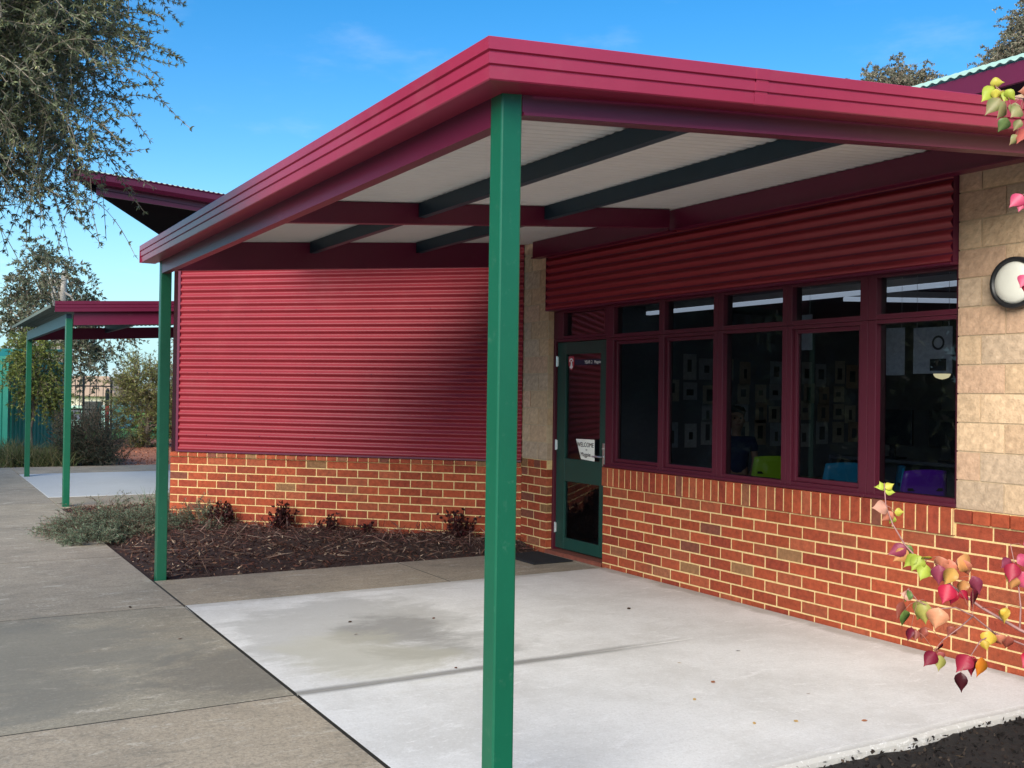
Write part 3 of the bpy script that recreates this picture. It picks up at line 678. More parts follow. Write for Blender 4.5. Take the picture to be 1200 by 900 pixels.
def limbs(mb,base,top,r0,targets,forks=.35):
    """tapered trunk and crooked limbs reaching into the crown"""
    base=Vector(base); top=Vector(top); H=(top-base).length
    pts=[];rad=[]
    for i in range(9):
        k=i/8; p=base.lerp(top,k)+Vector((random.uniform(-1,1),random.uniform(-1,1),0))*.05*H*.35*math.sin(k*PI); pts.append(p); rad.append(r0*(1.25-.25*min(1,k*6))*(1-.62*k))
    mb.tube(pts,rad,9)
    for t in targets:
        t=Vector(t); k=random.uniform(forks,.95); i=min(7,int(k*8)); s=pts[i]; mid=s.lerp(t,.5)+Vector((random.uniform(-.25,.25),random.uniform(-.25,.25),random.uniform(-.05,.3)))*(t-s).length*.4
        rr=rad[i]*.5; q=[s,s.lerp(mid,.5)+Vector((0,0,.03*H)),mid,mid.lerp(t,.5)+Vector((random.uniform(-.1,.1),random.uniform(-.1,.1),0)),t]
        mb.tube(q,[rr,rr*.75,rr*.55,rr*.35,rr*.12],6)
def tree(name,label,cat,base,r0,top,ells,ncl,nsp,sl,K,nl,LL,LW,droop,cols,bark,group=None,crad=.5,w=None,shell=.35,outb=.7,tw=.006,tcol=(.14,.10,.08),extra=None,mleaf=None):
    root=empty(name,base,label,cat,group)
    Ps=[];Ds=[];tg=[]
    vol=[e[1][0]*e[1][1]*e[1][2] for e in ells]; tot=sum(vol)
    for (c,r),v in zip(ells,vol):
        n=max(4,int(ncl*v/tot)); cc,dd=ell(n,c,r,shell); 
        idx=rng.choice(n,min(n,10),replace=False); tg += [tuple(cc[i]) for i in idx]
        q=np.repeat(cc,nsp,0); d0=np.repeat(dd,nsp,0)
        Ps.append(q+rng.normal(size=q.shape)*crad*.45); Ds.append(d0*outb+rng.normal(size=q.shape)*.7)
    P=np.concatenate(Ps); D=np.concatenate(Ds)
    V,C,T,TC=sprays(P,D,rng.uniform(sl*.6,sl*1.3,len(P)),K,nl,LL,LW,droop,cols,tw,tcol,w=w,curl=.12)
    if extra is not None:
        P2,D2,l2,dr2=extra; V2,C2,T2,TC2=sprays(P2,D2,l2,10,5,LL,LW,dr2,cols,tw,tcol,w=w,curl=.15)
        V=np.concatenate([V,V2]);C=np.concatenate([C,C2]);T=np.concatenate([T,T2]);TC=np.concatenate([TC,TC2])
    mb=MB(); limbs(mb,base,top,r0,tg); mb.build('trunk',bark,root,smooth=True)
    quads_mesh('foliage',V,C,mleaf or m_leaf,root); quads_mesh('twigs',T,TC,m_chip,root)
    return root
OL=[(.19,.22,.115),(.23,.255,.145),(.13,.16,.09),(.31,.32,.15),(.27,.255,.19),(.095,.12,.075)]
# big overhanging tree by the path
cc=at(-5.55,7.7,5.0)
n=300; p,_=ell(n,(0,0,0),(1,1,1),.5); P2=np.array(at(-2.78,4.95,2.95))+p*np.array([.80,.80,.58]); P2=P2[P2[:,2]<3.0]
D2=rng.normal(size=P2.shape)*.6; D2[:,2]-=.40
tree('overhanging_tree','big grey green fine leaved tree drooping over the path','tree',tuple(at(-4.3,5.3,-.05)),.13,tuple(at(-3.7,5.15,3.8)),
  [(tuple(at(-2.80,5.0,3.22)),(.68,.80,.62)),(tuple(at(-3.30,5.05,3.12)),(.88,.88,.75)),(tuple(at(-3.0,5.15,4.0)),(1.0,1.05,.66)),(tuple(at(-2.52,4.9,3.28)),(.36,.58,.42))],620,11,.27,9,11,(.016,.036),(.004,.0085),.20,OL,m_bark,crad=.28,
  extra=(P2,D2,rng.uniform(.18,.42,len(P2)),.3),w=[.25,.22,.2,.08,.15,.1],tw=.004,tcol=(.24,.205,.165))
EU=[(.15,.165,.10),(.115,.13,.08),(.19,.20,.125),(.08,.095,.06),(.20,.17,.12)]
tree('gum_tree','tall gum tree with white trunk beyond the black fence','tree',tuple(at(-14.1,32,-.05)),.22,tuple(at(-14.0,32,5.2)),
  [(tuple(at(-14.4,32,4.6)),(1.3,1.3,1.25)),(tuple(at(-13.2,32,3.2)),(1.1,1.1,1.1)),(tuple(at(-15.4,32,3.3)),(.9,1,.9))],62,12,.6,6,5,(.10,.18),(.035,.06),.6,EU,m_barkpale,crad=.45,shell=.3,tw=.012)
YG=[(.22,.25,.05),(.17,.21,.05),(.27,.29,.07),(.11,.14,.04)]
tree('young_tree','young yellow green tree beside the teal shed','tree',tuple(at(-11.7,25,-.05)),.06,tuple(at(-11.6,25,2.4)),
  [(tuple(at(-11.6,25,2.1)),(.50,.5,.85)),(tuple(at(-11.35,25,1.3)),(.35,.35,.5))],40,10,.38,6,5,(.07,.12),(.02,.035),.6,YG,m_bark,crad=.25,shell=.2,tw=.008)
BU=[(.27,.29,.075),(.20,.215,.07),(.33,.32,.11),(.12,.135,.05),(.28,.22,.13)]
tree('feathery_bush','broad feathery olive bush right of the black gate','bush',tuple(at(-9.9,28,-.05)),.08,tuple(at(-9.9,28,1.4)),
  [(tuple(at(-9.95,28,1.05)),(.72,.8,1.05)),(tuple(at(-9.85,28,1.75)),(.6,.7,.6)),(tuple(at(-9.1,28.3,.9)),(.65,.7,.95))],120,12,.34,6,6,(.06,.11),(.012,.022),-.25,BU,m_bark,crad=.3,shell=.35,tw=.008,tcol=(.2,.15,.11))
tree('grey_bush','thin grey bush behind the corner of the wing','bush',tuple(at(-9.9,33,-.05)),.08,tuple(at(-9.9,33,2.4)),
  [(tuple(at(-9.9,33,2.0)),(1.2,1.2,1.3))],34,9,.45,6,5,(.08,.13),(.02,.035),.4,EU,m_bark,crad=.4)
RO=[(.035,.055,.035),(.055,.075,.05),(.022,.035,.024),(.08,.095,.065)]
tree('rosemary_bush','dark spiky rosemary like bush behind the walkway post','bush',tuple(at(-8.75,21.2,-.04)),.04,tuple(at(-8.75,21.2,.5)),
  [(tuple(at(-8.75,21.2,.48)),(.50,.50,.46)),(tuple(at(-8.3,21.0,.32)),(.33,.35,.32))],80,14,.36,7,6,(.03,.06),(.006,.010),-.45,RO,m_bark,crad=.16,shell=.1,tw=.006)
def spiky(name,label,cat,base,h,r,n,cols,group,lean=.55,wd=.012):
    o_=np.array(base); P=o_+np.concatenate([rng.normal(size=(n,2))*r*.25,np.zeros((n,1))],1)
    D=np.concatenate([rng.normal(size=(n,2))*lean,np.ones((n,1))],1)
    V=[];C=[]
    D=unit(D); l=rng.uniform(.5,1.1,n)*h; S=unit(np.cross(D,rng.normal(size=(n,3))))*wd*.5; c=pal(n,cols,.3)
    prev=P; 
    for k in range(1,5):
        s=k/4; p=P+D*(s*l)[:,None]; p[:,2]-=.28*s*s*l; a=S*(1-(k-1)/4.2); b=S*(1-k/4.2)
        V.append(np.stack([prev-a,prev+a,p+b,p-b],1)); C.append(c); prev=p
    root=empty(name,base,label,cat,group); quads_mesh('foliage',np.concatenate(V),np.concatenate(C),m_leaf,root); return root
GR=[(.09,.12,.04),(.14,.15,.06),(.20,.17,.09),(.06,.08,.03)]
GR2=[(.07,.14,.04),(.10,.20,.05),(.05,.09,.03)]
spots=[(-9.95,20.6,.75,GR,'straw coloured strappy grass clump at the left edge of the photo'),(-9.55,21.1,.70,GR,'green and straw grass clump just left of the thin far post'),(-9.2,20.6,.65,GR,'low tan grass clump between the two walkway posts'),
       (-9.6,22.6,.95,GR2,'bright green leafy clump behind the grasses near the shed'),(-10.6,21.8,.85,GR,'tall straw grass clump against the teal shed'),(-9.0,22.4,1.0,RO,'dark upright clump between the grasses and the rosemary bush')]
for lat,dep,h,cl,lab in spots: spiky('grass_clump',lab,'plant',tuple(at(lat,dep,-.04)),h,.8,420,cl,'grass clumps along the far border',.42,.016)
# grey green groundcover at the corner of the bed
GC=[(.17,.235,.15),(.13,.18,.115),(.23,.29,.20),(.07,.105,.065),(.20,.19,.14)]
def ground_shrub(lab,c,rx,ry,h,n):
    root=empty('groundcover_shrub',tuple(c),lab,'shrub','grey green groundcover shrubs in the mulch bed')
    a=rng.uniform(0,2*PI,n); k=np.sqrt(rng.uniform(0,1,n)); P=np.stack([c.x+np.cos(a)*k*rx*.75,c.y+np.sin(a)*k*ry*.75,np.full(n,.0)+ (1-k**2)*h*.55*rng.uniform(.2,1,n)],1)
    D=np.stack([np.cos(a)*k*1.2+rng.normal(size=n)*.45,np.sin(a)*k*1.2+rng.normal(size=n)*.45,.55+rng.uniform(-.2,.5,n)],1)
    V,C,T,TC=sprays(P,D,rng.uniform(.5,1.1,n)*h*.85,8,7,(.018,.038),(.003,.006),.25,GC,.004,(.14,.08,.06),curl=.15)
    quads_mesh('foliage',V,C,m_leaf,root); quads_mesh('twigs',T,TC,m_chip,root)
ground_shrub('largest grey green groundcover shrub, spilling onto the path left of the far post',at(-4.25,11.0),.62,.72,.40,620)
ground_shrub('grey green groundcover shrub behind the largest one, by the pale far pad',at(-3.85,12.2),.50,.62,.42,420)
ground_shrub('small grey green groundcover shrub against the brick corner, right of the far post',at(-3.42,11.35),.36,.36,.40,260)
ground_shrub('low dark spill of groundcover leaves over the path edge',at(-4.20,10.35),.28,.30,.20,180)
spiky('weed_tuft','thin green weed tuft standing at the corner of the far pad','plant',tuple(at(-4.9,14.2,-.02)),.35,.5,60,GC,None,.5,.01)
DP=[(.040,.010,.012),(.065,.014,.018),(.025,.008,.009),(.09,.03,.025)]
for i,(t,h,n,lab) in enumerate([(3.30,.30,34,'dark red leafy plant beside the small groundcover shrub'),(2.62,.34,36,'tallest dark red plant, near the middle of the angled brick wall'),(2.02,.24,16,'small dark red plant right of the tallest one'),(1.62,.16,7,'tiny dark red seedling against the bricks'),(.62,.34,30,'dark red plant just left of the near green post')]):
    bx=oA[0]+dA[0]*t+nA[0]*.16; by=oA[1]+dA[1]*t+nA[1]*.16; zb=.06
    root=empty('purple_plant',(bx,by,zb),lab,'plant','dark red plants along the brick base')
    P=np.array([bx,by,zb])+np.concatenate([rng.normal(size=(n,2))*.035*math.sqrt(n/12),np.zeros((n,1))],1); D=np.concatenate([rng.normal(size=(n,2))*.35,np.ones((n,1))],1)
    V,C,T,TC=sprays(P,D,rng.uniform(.5,1.05,n)*h,6,3,(.025,.05),(.018,.034),.15,DP,.004,(.05,.015,.015))
    quads_mesh('leaves',V,C,m_leaf,root); quads_mesh('twigs',T,TC,m_chip,root)
# trees beyond the roof
FT=[(.27,.26,.18),(.21,.21,.145),(.34,.31,.22),(.14,.15,.10),(.30,.23,.17)]
def far_tree(lab,lat,dep,r0,top,ells,ncl): tree('tall_gum',lab,'tree',tuple(at(lat,dep,-.05)),r0,tuple(at(lat,dep,top)),ells,ncl,18,.6,6,7,(.09,.16),(.035,.06),.5,FT,m_barkpale,group='tall gum trees behind the school',crad=.6,shell=.2,tw=.02,tcol=(.2,.17,.14))
far_tree('small round crowned gum tree showing above the canopy fascia',16.6,45,.25,13.6,[(tuple(at(16.5,45,15.2)),(1.15,1.15,1.0)),(tuple(at(15.2,45,14.8)),(.8,.75,.8)),(tuple(at(17.5,45,15.0)),(.65,.8,.85)),(tuple(at(16.4,45,12.6)),(1.8,1.6,1.1))],130)
far_tree('larger gum tree rising above the pale green roof at the right edge',22.4,45,.3,17,[(tuple(at(22.2,45,15.8)),(1.6,1.6,1.3)),(tuple(at(22.9,45,17.3)),(1.4,1.4,1.3)),(tuple(at(23.6,45,18.6)),(1.3,1.3,1.3)),(tuple(at(21.0,45,14.6)),(.6,.6,.6))],120)
# trees over the path that the windows mirror
for i,(x,y,h,lab) in enumerate([(-8.5,-11.5,5.2,'nearer bushy dark tree along the path, mirrored in the windows'),(-13.5,-12.0,5.4,'farther bushy dark tree along the path, mirrored in the windows')]):
    tree('shade_tree',lab,'tree',(x,y,-.05),.22,(x,y,h*.6),[((x,y,h*.60),(3.0,2.4,h*.42)),((x+.8,y+.3,h*.25),(2.8,2.0,h*.25))],190,11,.9,5,5,(.20,.34),(.09,.15),.4,OL,m_bark,group='shade trees across the path',crad=.8,shell=.2,tw=.02)

# ================================================================== TALLOW TREE (autumn leaves in front)
BR={
'main': [(5.821, -2.125, 0.705), (5.715, -2.267, 0.756), (5.608, -2.39, 0.827), (5.515, -2.451, 0.886), (5.428, -2.503, 0.955), (5.366, -2.55, 1.013), (5.324, -2.583, 1.071), (5.29, -2.602, 1.136), (5.272, -2.614, 1.197), (5.263, -2.612, 1.27)] ,
'low': [(5.715, -2.267, 0.756), (5.686, -2.356, 0.773), (5.658, -2.443, 0.796), (5.63, -2.551, 0.838), (5.616, -2.635, 0.896), (5.602, -2.698, 0.925), (5.583, -2.771, 0.923), (5.564, -2.824, 0.95), (5.549, -2.849, 0.985)] ,
'low2': [(5.616, -2.635, 0.896), (5.622, -2.704, 0.87), (5.615, -2.773, 0.838), (5.615, -2.812, 0.812)] ,
'low3': [(5.63, -2.551, 0.838), (5.639, -2.634, 0.823), (5.645, -2.683, 0.789), (5.655, -2.705, 0.776)] ,
'mid': [(5.608, -2.39, 0.827), (5.598, -2.37, 0.894), (5.589, -2.367, 0.951), (5.571, -2.359, 1.016), (5.563, -2.374, 1.09)] ,
'up': [(5.953, -2.328, 2.378), (5.872, -2.427, 2.411), (5.791, -2.506, 2.433), (5.721, -2.566, 2.456), (5.683, -2.592, 2.471), (5.651, -2.607, 2.508)] ,
'up2': [(5.934, -2.355, 2.103), (5.846, -2.465, 2.14), (5.764, -2.566, 2.167), (5.737, -2.593, 2.163)] ,
'up3': [(5.933, -2.352, 1.879), (5.846, -2.461, 1.917), (5.777, -2.54, 1.93), (5.745, -2.574, 1.926)] ,
}
LV=[
(5.263, -2.612, 1.253, 5.248, -2.637, 1.258, 'yg'),(5.264, -2.609, 1.253, 5.283, -2.578, 1.271, 'y'),(5.264, -2.609, 1.244, 5.279, -2.572, 1.236, 'yg'),(5.263, -2.612, 1.244, 5.25, -2.622, 1.281, 'yg'),(5.275, -2.609, 1.191, 5.257, -2.675, 1.189, 'pk2'),(5.284, -2.594, 1.174, 5.254, -2.621, 1.138, 'pk'),(5.287, -2.589, 1.16, 5.27, -2.593, 1.133, 'yg'),(5.287, -2.589, 1.174, 5.304, -2.56, 1.175, 'y'),(5.327, -2.578, 1.065, 5.277, -2.626, 1.028, 'pu'),(5.33, -2.573, 1.051, 5.297, -2.616, 1.007, 'or2'),(5.335, -2.563, 1.066, 5.31, -2.582, 1.029, 'g'),(5.357, -2.565, 1.041, 5.322, -2.588, 0.986, 'yg'),(5.372, -2.559, 1.037, 5.352, -2.592, 0.98, 'yg'),(5.387, -2.553, 1.011, 5.385, -2.591, 0.952, 'yg'),(5.393, -2.544, 1.03, 5.388, -2.588, 1.046, 'y'),(5.427, -2.546, 1.044, 5.43, -2.515, 0.981, 'pk'),(5.45, -2.526, 1.037, 5.462, -2.515, 0.959, 'pk'),(5.475, -2.504, 1.039, 5.487, -2.446, 0.946, 'pk'),(5.477, -2.52, 1.041, 5.506, -2.457, 0.994, 'or2'),(5.484, -2.546, 1.014, 5.465, -2.578, 0.948, 'or'),(5.427, -2.545, 1.016, 5.43, -2.549, 0.934, 'pu'),(5.501, -2.517, 0.976, 5.504, -2.546, 0.925, 'or2'),(5.514, -2.494, 0.99, 5.531, -2.464, 0.901, 'pu'),(5.516, -2.61, 0.973, 5.505, -2.639, 0.901, 'rd'),(5.532, -2.582, 0.954, 5.557, -2.562, 0.92, 'rd'),(5.565, -2.565, 0.964, 5.551, -2.552, 0.875, 'mg'),(5.51, -2.58, 0.956, 5.496, -2.578, 0.894, 'rd'),(5.552, -2.844, 0.98, 5.54, -2.852, 0.938, 'g'),(5.557, -2.835, 0.96, 5.526, -2.865, 0.972, 'pk2'),(5.542, -2.861, 0.946, 5.535, -2.894, 0.89, 'br'),(5.563, -2.804, 0.943, 5.583, -2.805, 0.865, 'yg2'),(5.57, -2.793, 0.945, 5.538, -2.81, 0.864, 'yg2'),(5.551, -2.865, 0.923, 5.539, -2.86, 0.862, 'g'),(5.609, -2.786, 0.934, 5.605, -2.803, 0.849, 'sa'),(5.582, -2.811, 0.873, 5.57, -2.819, 0.828, 'br'),(5.568, -2.855, 0.875, 5.571, -2.873, 0.827, 'mg'),(5.575, -2.842, 0.867, 5.577, -2.85, 0.833, 'br'),(5.6, -2.702, 0.866, 5.588, -2.709, 0.846, 'br'),(5.623, -2.818, 0.81, 5.615, -2.868, 0.764, 'mg'),(5.628, -2.81, 0.81, 5.636, -2.796, 0.775, 'rd2'),(5.631, -2.805, 0.8, 5.634, -2.823, 0.748, 'yg2'),(5.628, -2.791, 0.833, 5.605, -2.806, 0.799, 'mg'),(5.661, -2.714, 0.796, 5.642, -2.757, 0.737, 'mg2'),(5.666, -2.705, 0.791, 5.65, -2.697, 0.721, 'mg2'),(5.652, -2.709, 0.789, 5.664, -2.677, 0.767, 'rd'),(5.686, -2.692, 0.794, 5.688, -2.711, 0.727, 'fire'),(5.661, -2.753, 0.751, 5.661, -2.751, 0.68, 'dk'),(5.644, -2.625, 0.828, 5.653, -2.622, 0.804, 'ye'),(5.642, -2.59, 0.85, 5.634, -2.602, 0.793, 'ye'),(5.64, -2.554, 0.835, 5.643, -2.524, 0.791, 'pk'),(5.659, -2.522, 0.833, 5.642, -2.514, 0.779, 'br'),(5.604, -2.459, 0.903, 5.612, -2.479, 0.848, 'ye'),(5.596, -2.472, 0.895, 5.619, -2.455, 0.879, 'ye'),(5.563, -2.373, 1.043, 5.555, -2.422, 1.01, 'pu'),(5.581, -2.382, 1.033, 5.581, -2.416, 0.954, 'mg2'),(5.586, -2.373, 1.033, 5.604, -2.32, 1.059, 'mag'),(5.595, -2.377, 1.007, 5.603, -2.326, 0.923, 'mag'),(5.59, -2.386, 0.991, 5.578, -2.394, 0.941, 'or2'),(5.572, -2.377, 1.009, 5.564, -2.401, 0.966, 'or'),(5.72, -2.496, 0.784, 5.712, -2.543, 0.742, 'rd'),(5.597, -2.355, 1.088, 5.611, -2.308, 1.087, 'mag'),(5.645, -2.619, 2.513, 5.678, -2.585, 2.515, 'y'),(5.651, -2.607, 2.503, 5.634, -2.66, 2.441, 'yg'),(5.667, -2.619, 2.491, 5.652, -2.608, 2.455, 'y'),(5.677, -2.603, 2.487, 5.661, -2.593, 2.461, 'y'),(5.683, -2.592, 2.482, 5.685, -2.611, 2.442, 'yg'),(5.687, -2.606, 2.484, 5.709, -2.58, 2.446, 'yg'),(5.673, -2.609, 2.463, 5.644, -2.657, 2.403, 'gp'),(5.687, -2.605, 2.448, 5.672, -2.664, 2.36, 'gp'),(5.701, -2.601, 2.44, 5.707, -2.601, 2.387, 'gp'),(5.714, -2.597, 2.442, 5.699, -2.586, 2.394, 'gp'),(5.728, -2.593, 2.424, 5.714, -2.628, 2.387, 'gp'),(5.695, -2.609, 2.399, 5.668, -2.618, 2.352, 'g2'),(5.728, -2.592, 2.389, 5.708, -2.602, 2.351, 'gp'),(5.723, -2.6, 2.343, 5.714, -2.627, 2.306, 'gp'),(5.747, -2.579, 2.361, 5.728, -2.623, 2.308, 'pr'),(5.746, -2.563, 2.478, 5.717, -2.601, 2.472, 'pk'),(5.755, -2.568, 2.447, 5.724, -2.586, 2.462, 'pk'),(5.765, -2.55, 2.412, 5.747, -2.604, 2.388, 'pk'),(5.757, -2.562, 2.387, 5.732, -2.581, 2.364, 'pr'),(5.784, -2.538, 2.46, 5.757, -2.571, 2.436, 'pr'),(5.737, -2.593, 2.163, 5.706, -2.621, 2.119, 'mag'),(5.739, -2.589, 2.158, 5.725, -2.6, 2.103, 'mag'),(5.758, -2.576, 2.152, 5.761, -2.605, 2.103, 'mag'),(5.749, -2.588, 1.924, 5.741, -2.612, 1.878, 'mag'),(5.753, -2.581, 1.919, 5.748, -2.599, 1.858, 'rd'),(5.76, -2.568, 1.925, 5.748, -2.565, 1.88, 'mag'),]

tt=empty('autumn_tallow_tree',tuple(at(2.55,3.35,-.05)),'young tree with red, pink and yellow heart shaped autumn leaves at the right edge','tree')
mb=MB()
tb_=at(2.55,3.35,-.06); tr=[tb_,at(2.53,3.33,.35),at(2.5,3.3,.75),at(2.42,3.2,1.4),at(2.45,3.1,1.95),at(2.4,3.05,2.6)]
mb.tube(tr,[.034,.030,.027,.022,.018,.012],10)
mb.build('trunk',m_bark,tt,smooth=True)
LC={'yg':((.42,.50,.06),(.55,.58,.10)),'y':((.60,.52,.07),(.62,.60,.14)),'yg2':((.34,.33,.07),(.45,.36,.12)),'g':((.10,.22,.05),(.30,.32,.08)),'g2':((.14,.24,.08),(.28,.34,.14)),'pk':((.62,.20,.12),(.70,.36,.22)),'pk2':((.65,.33,.24),(.70,.42,.28)),
 'or':((.65,.36,.08),(.70,.45,.14)),'or2':((.62,.30,.09),(.70,.34,.16)),'pu':((.26,.035,.075),(.42,.09,.13)),'rd':((.55,.020,.05),(.45,.03,.08)),'rd2':((.40,.08,.08),(.5,.16,.12)),'mg':((.17,.010,.026),(.30,.022,.045)),'mg2':((.34,.018,.045),(.48,.04,.07)),'br':((.32,.07,.05),(.40,.14,.09)),
 'sa':((.68,.30,.16),(.70,.40,.22)),'fire':((.68,.28,.02),(.58,.05,.02)),'dk':((.050,.006,.010),(.09,.012,.018)),'ye':((.66,.44,.05),(.68,.50,.10)),'mag':((.62,.06,.16),(.72,.22,.28)),'gp':((.22,.30,.10),(.66,.36,.24)),'pr':((.66,.12,.10),(.70,.28,.20))}
mb=MB(); roots={'main':tr[1].lerp(tr[2],.6),'up':tr[4].lerp(tr[5],.35),'up2':tr[4],'up3':tr[3].lerp(tr[4],.6)}
for k,pts in BR.items():
    p=[Vector(q) for q in pts]
    if k in roots: p=[roots[k]]+p
    n=len(p); r0,r1={'main':(.0075,.0015),'low':(.0042,.0012),'up':(.006,.0014),'mid':(.0035,.0011)}.get(k,(.0028,.0009))
    mb.tube(p,[r0+(r1-r0)*(i/(n-1))**.7 for i in range(n)],7)
# the rest of the crown, to the right of the view
EX=[]; ks=list(LC)
def away(p):
    q=p-CAM; return q.dot(RGT)/max(.1,q.dot(FWD))>.545
for q in range(34):
    i=random.randint(1,4); b0=tr[i].lerp(tr[i+1],random.random()); a=random.uniform(-.9,.9); L0=random.uniform(.45,.95)
    dr=(RGT*math.cos(a)+Vector((FWD.x,FWD.y,0))*math.sin(a)+Vector((0,0,random.uniform(.1,.7)))).normalized()
    pts=[b0+dr*(L0*k/5)+Vector((0,0,-.22*L0*(k/5)**2)) for k in range(6)]
    mb.tube(pts,[.005,.0042,.0034,.0026,.0018,.001],6); bpts_extra=pts
    for k in range(1,6):
        for r_ in range(random.randint(2,4)):
            p=pts[k]+Vector((random.uniform(-.05,.05),random.uniform(-.05,.05),random.uniform(-.04,.03))); d=Vector((random.uniform(-.7,.7),random.uniform(-.7,.7),random.uniform(-1,.1))).normalized()*.066
            if away(p) and away(p+d): EX.append((*p,*(p+d),random.choice(ks)))
for k in ('up','up2','up3','main'):
    for q in [Vector(v) for v in BR[k]]+[roots[k].lerp(Vector(BR[k][0]),t_) for t_ in (.3,.6,.85)]:
        for r_ in range(4):
            p=q+Vector((random.uniform(-.06,.06),random.uniform(-.06,.06),random.uniform(-.05,.03))); d=Vector((random.uniform(-.7,.7),random.uniform(-.7,.7),random.uniform(-1,.0))).normalized()*.066
            if away(p) and away(p+d): EX.append((*p,*(p+d),random.choice(ks)))
mb.build('branches',mat('tallow_twig',(.34,.17,.15),.6,.25,30),tt,smooth=True)
OUT=[(0,.02),(.06,.20),(.18,.41),(.34,.50),(.50,.44),(.66,.28),(.80,.12),(.90,.045),(1,0)]
lm=MB(); pt=lm
bpts=[Vector(q) for v in BR.values() for q in v]
for it in list(LV)+EX:
    b0=Vector(it[0:3]); tip=Vector(it[3:6]); c0,c1=LC[it[6]]; d=tip-b0; 
    L_=max(.034,min(.068,d.length*.88)); d.normalize()
    view=(b0-CAM).normalized(); nrm=(-view+Vector((random.uniform(-.6,.6),random.uniform(-.6,.6),random.uniform(-.3,.6)))).normalized()
    if random.random()<.14: nrm=(nrm+d.cross(view)*1.6).normalized()
    sd=d.cross(nrm).normalized(); nrm=sd.cross(d).normalized(); wf_=random.uniform(.72,1.0); fold=random.uniform(-.04,.20); crv=random.uniform(-.16,.18); tw_=random.uniform(-.35,.35)
    if it[6] in('dk','mg','pu'): wf_*=.85
    vs=[];cs=[];kk=random.uniform(.85,1.12)
    for (s_,w_) in OUT:
        mid=b0+d*(s_*L_)-nrm*(crv*s_*s_*L_); e=min(1,abs(s_-.4)*1.5)
        ce=tuple(min(1,(a*(1-e)+b*e)*kk) for a,b in zip(c0,c1)); cm=tuple(min(1,(a*.7+b*.3)*kk*1.18) for a,b in zip(c0,c1))
        ux=nrm*(tw_*w_*L_*s_); vs += [mid-sd*(w_*L_*wf_)+nrm*(fold*w_*L_)-ux,mid,mid+sd*(w_*L_*wf_*.93)+nrm*(fold*w_*L_)+ux]; cs += [ce,cm,ce]
    fs=[]
    for i in range(len(OUT)-1): fs += [(3*i,3*i+1,3*i+4,3*i+3),(3*i+1,3*i+2,3*i+5,3*i+4)]
    lm.add(vs,fs,cs)
    near=min(bpts,key=lambda q:(q-b0).length)
    if .004<(near-b0).length<.12: pt.tube([near,near.lerp(b0,.6)+Vector((0,0,.006)),b0],[.0009,.0008,.0008],5,(.50,.22,.16))
lf=lm.build('leaves',m_leafgloss,tt,smooth=True); sol=lf.modifiers.new('thickness','SOLIDIFY'); sol.thickness=.0004
# leaves lying about
FC=[(.10,.035,.02),(.20,.06,.04),(.05,.03,.02),(.30,.12,.06),(.45,.30,.12)]
FL=[(3.55,-1.95,'small curled brown leaf lying in the middle of the patio'),(3.35,-1.65,'dark leaf beside the patio joint'),(3.75,-1.35,'dark curled leaf on the right part of the patio'),(2.95,-1.55,'tiny dark leaf on the white concrete near the joint'),(3.98,-1.95,'red brown leaf at the front of the patio'),(4.05,-1.75,'reddish curled leaf near the soil edge of the patio'),(4.20,-1.45,'dark leaf speck near the right edge of the patio'),(1.25,-2.3,'tiny brown leaf on the stained part of the patio'),(2.45,-2.75,'curled dark leaf resting in the patio joint'),(1.45,-2.95,'leaf lying inside the dark stain'),(1.1,-2.85,'dry leaf at the far side of the stain'),(.55,-1.5,'brown leaf near the entry path joint'),(1.6,-.9,'dark leaf on the clean concrete toward the wall'),(2.9,-1.05,'leaf speck below the windows'),(1.05,-3.95,'brown leaf on the old path beside the patio'),(-.05,-4.05,'round dark leaf on the path near the far post')]
for x,y,lab in FL:
    mb=MB(); a=random.uniform(0,2*PI); s_=random.uniform(.011,.021); c=random.choice(FC); z=.0055 if y>YE else .0015
    P=lambda u,v,h:(x+s_*(u*math.cos(a)-v*math.sin(a)),y+s_*(u*math.sin(a)+v*math.cos(a)),z+s_*h)
    mb.add([P(-1,0,0.1),P(-.3,.55,.35),P(.4,.45,.4),P(1.1,0,.25),P(.4,-.45,.05),P(-.3,-.5,0)],[(0,1,5),(1,2,4,5),(2,3,4)],c)
    o=mb.build('fallen_leaf',m_chip); so=o.modifiers.new('thickness','SOLIDIFY'); so.thickness=.0006
    tag(o,lab,'leaf','fallen leaves on the concrete')

# ================================================================== FENCE, SHED AND FAR THINGS
m_fence=mat('black_fence',(.012,.016,.018),.45,.05,5)
fx=-25.2
fe=empty('picket_fence',(fx,-1.5,0),'black steel picket fence across the far end of the red gravel','fence')
ys=[y for y in np.arange(-8.0,-1.0,.118)]
for y in ys:
    MB().tube([(fx,y,.05),(fx,y,1.78)],.010,6).add([(fx-.01,y-.012,1.78),(fx+.01,y-.012,1.78),(fx+.01,y+.012,1.78),(fx-.01,y+.012,1.78),(fx,y,1.84)],[(0,1,4),(1,2,4),(2,3,4),(3,0,4)]).build('picket',m_fence,fe)
for z in (.22,.92,1.62): MB().box(fx-.018,fx+.018,-8.0,-.95,z-.02,z+.02).build('rail',m_fence,fe)
for y in (-8.0,-5.6,-3.2): MB().box(fx-.03,fx+.03,y-.03,y+.03,-.05,1.95).build('post',m_fence,fe)
ga=empty('gate',(fx,-.7,0),'narrow black steel gate ajar beside the red gate post','gate')
for y in (-.93,-.15): MB().box(fx-.03,fx+.03,y-.03,y+.03,-.05,1.9).build('post',m_fence,ga)
for y in (-.75,-.57,-.38): MB().tube([(fx,y,.08),(fx,y,1.80)],.010,6).build('picket',m_fence,ga)
for z in (.30,.92,1.62): MB().box(fx-.015,fx+.015,-.90,-.18,z-.02,z+.02).build('rail',m_fence,ga)
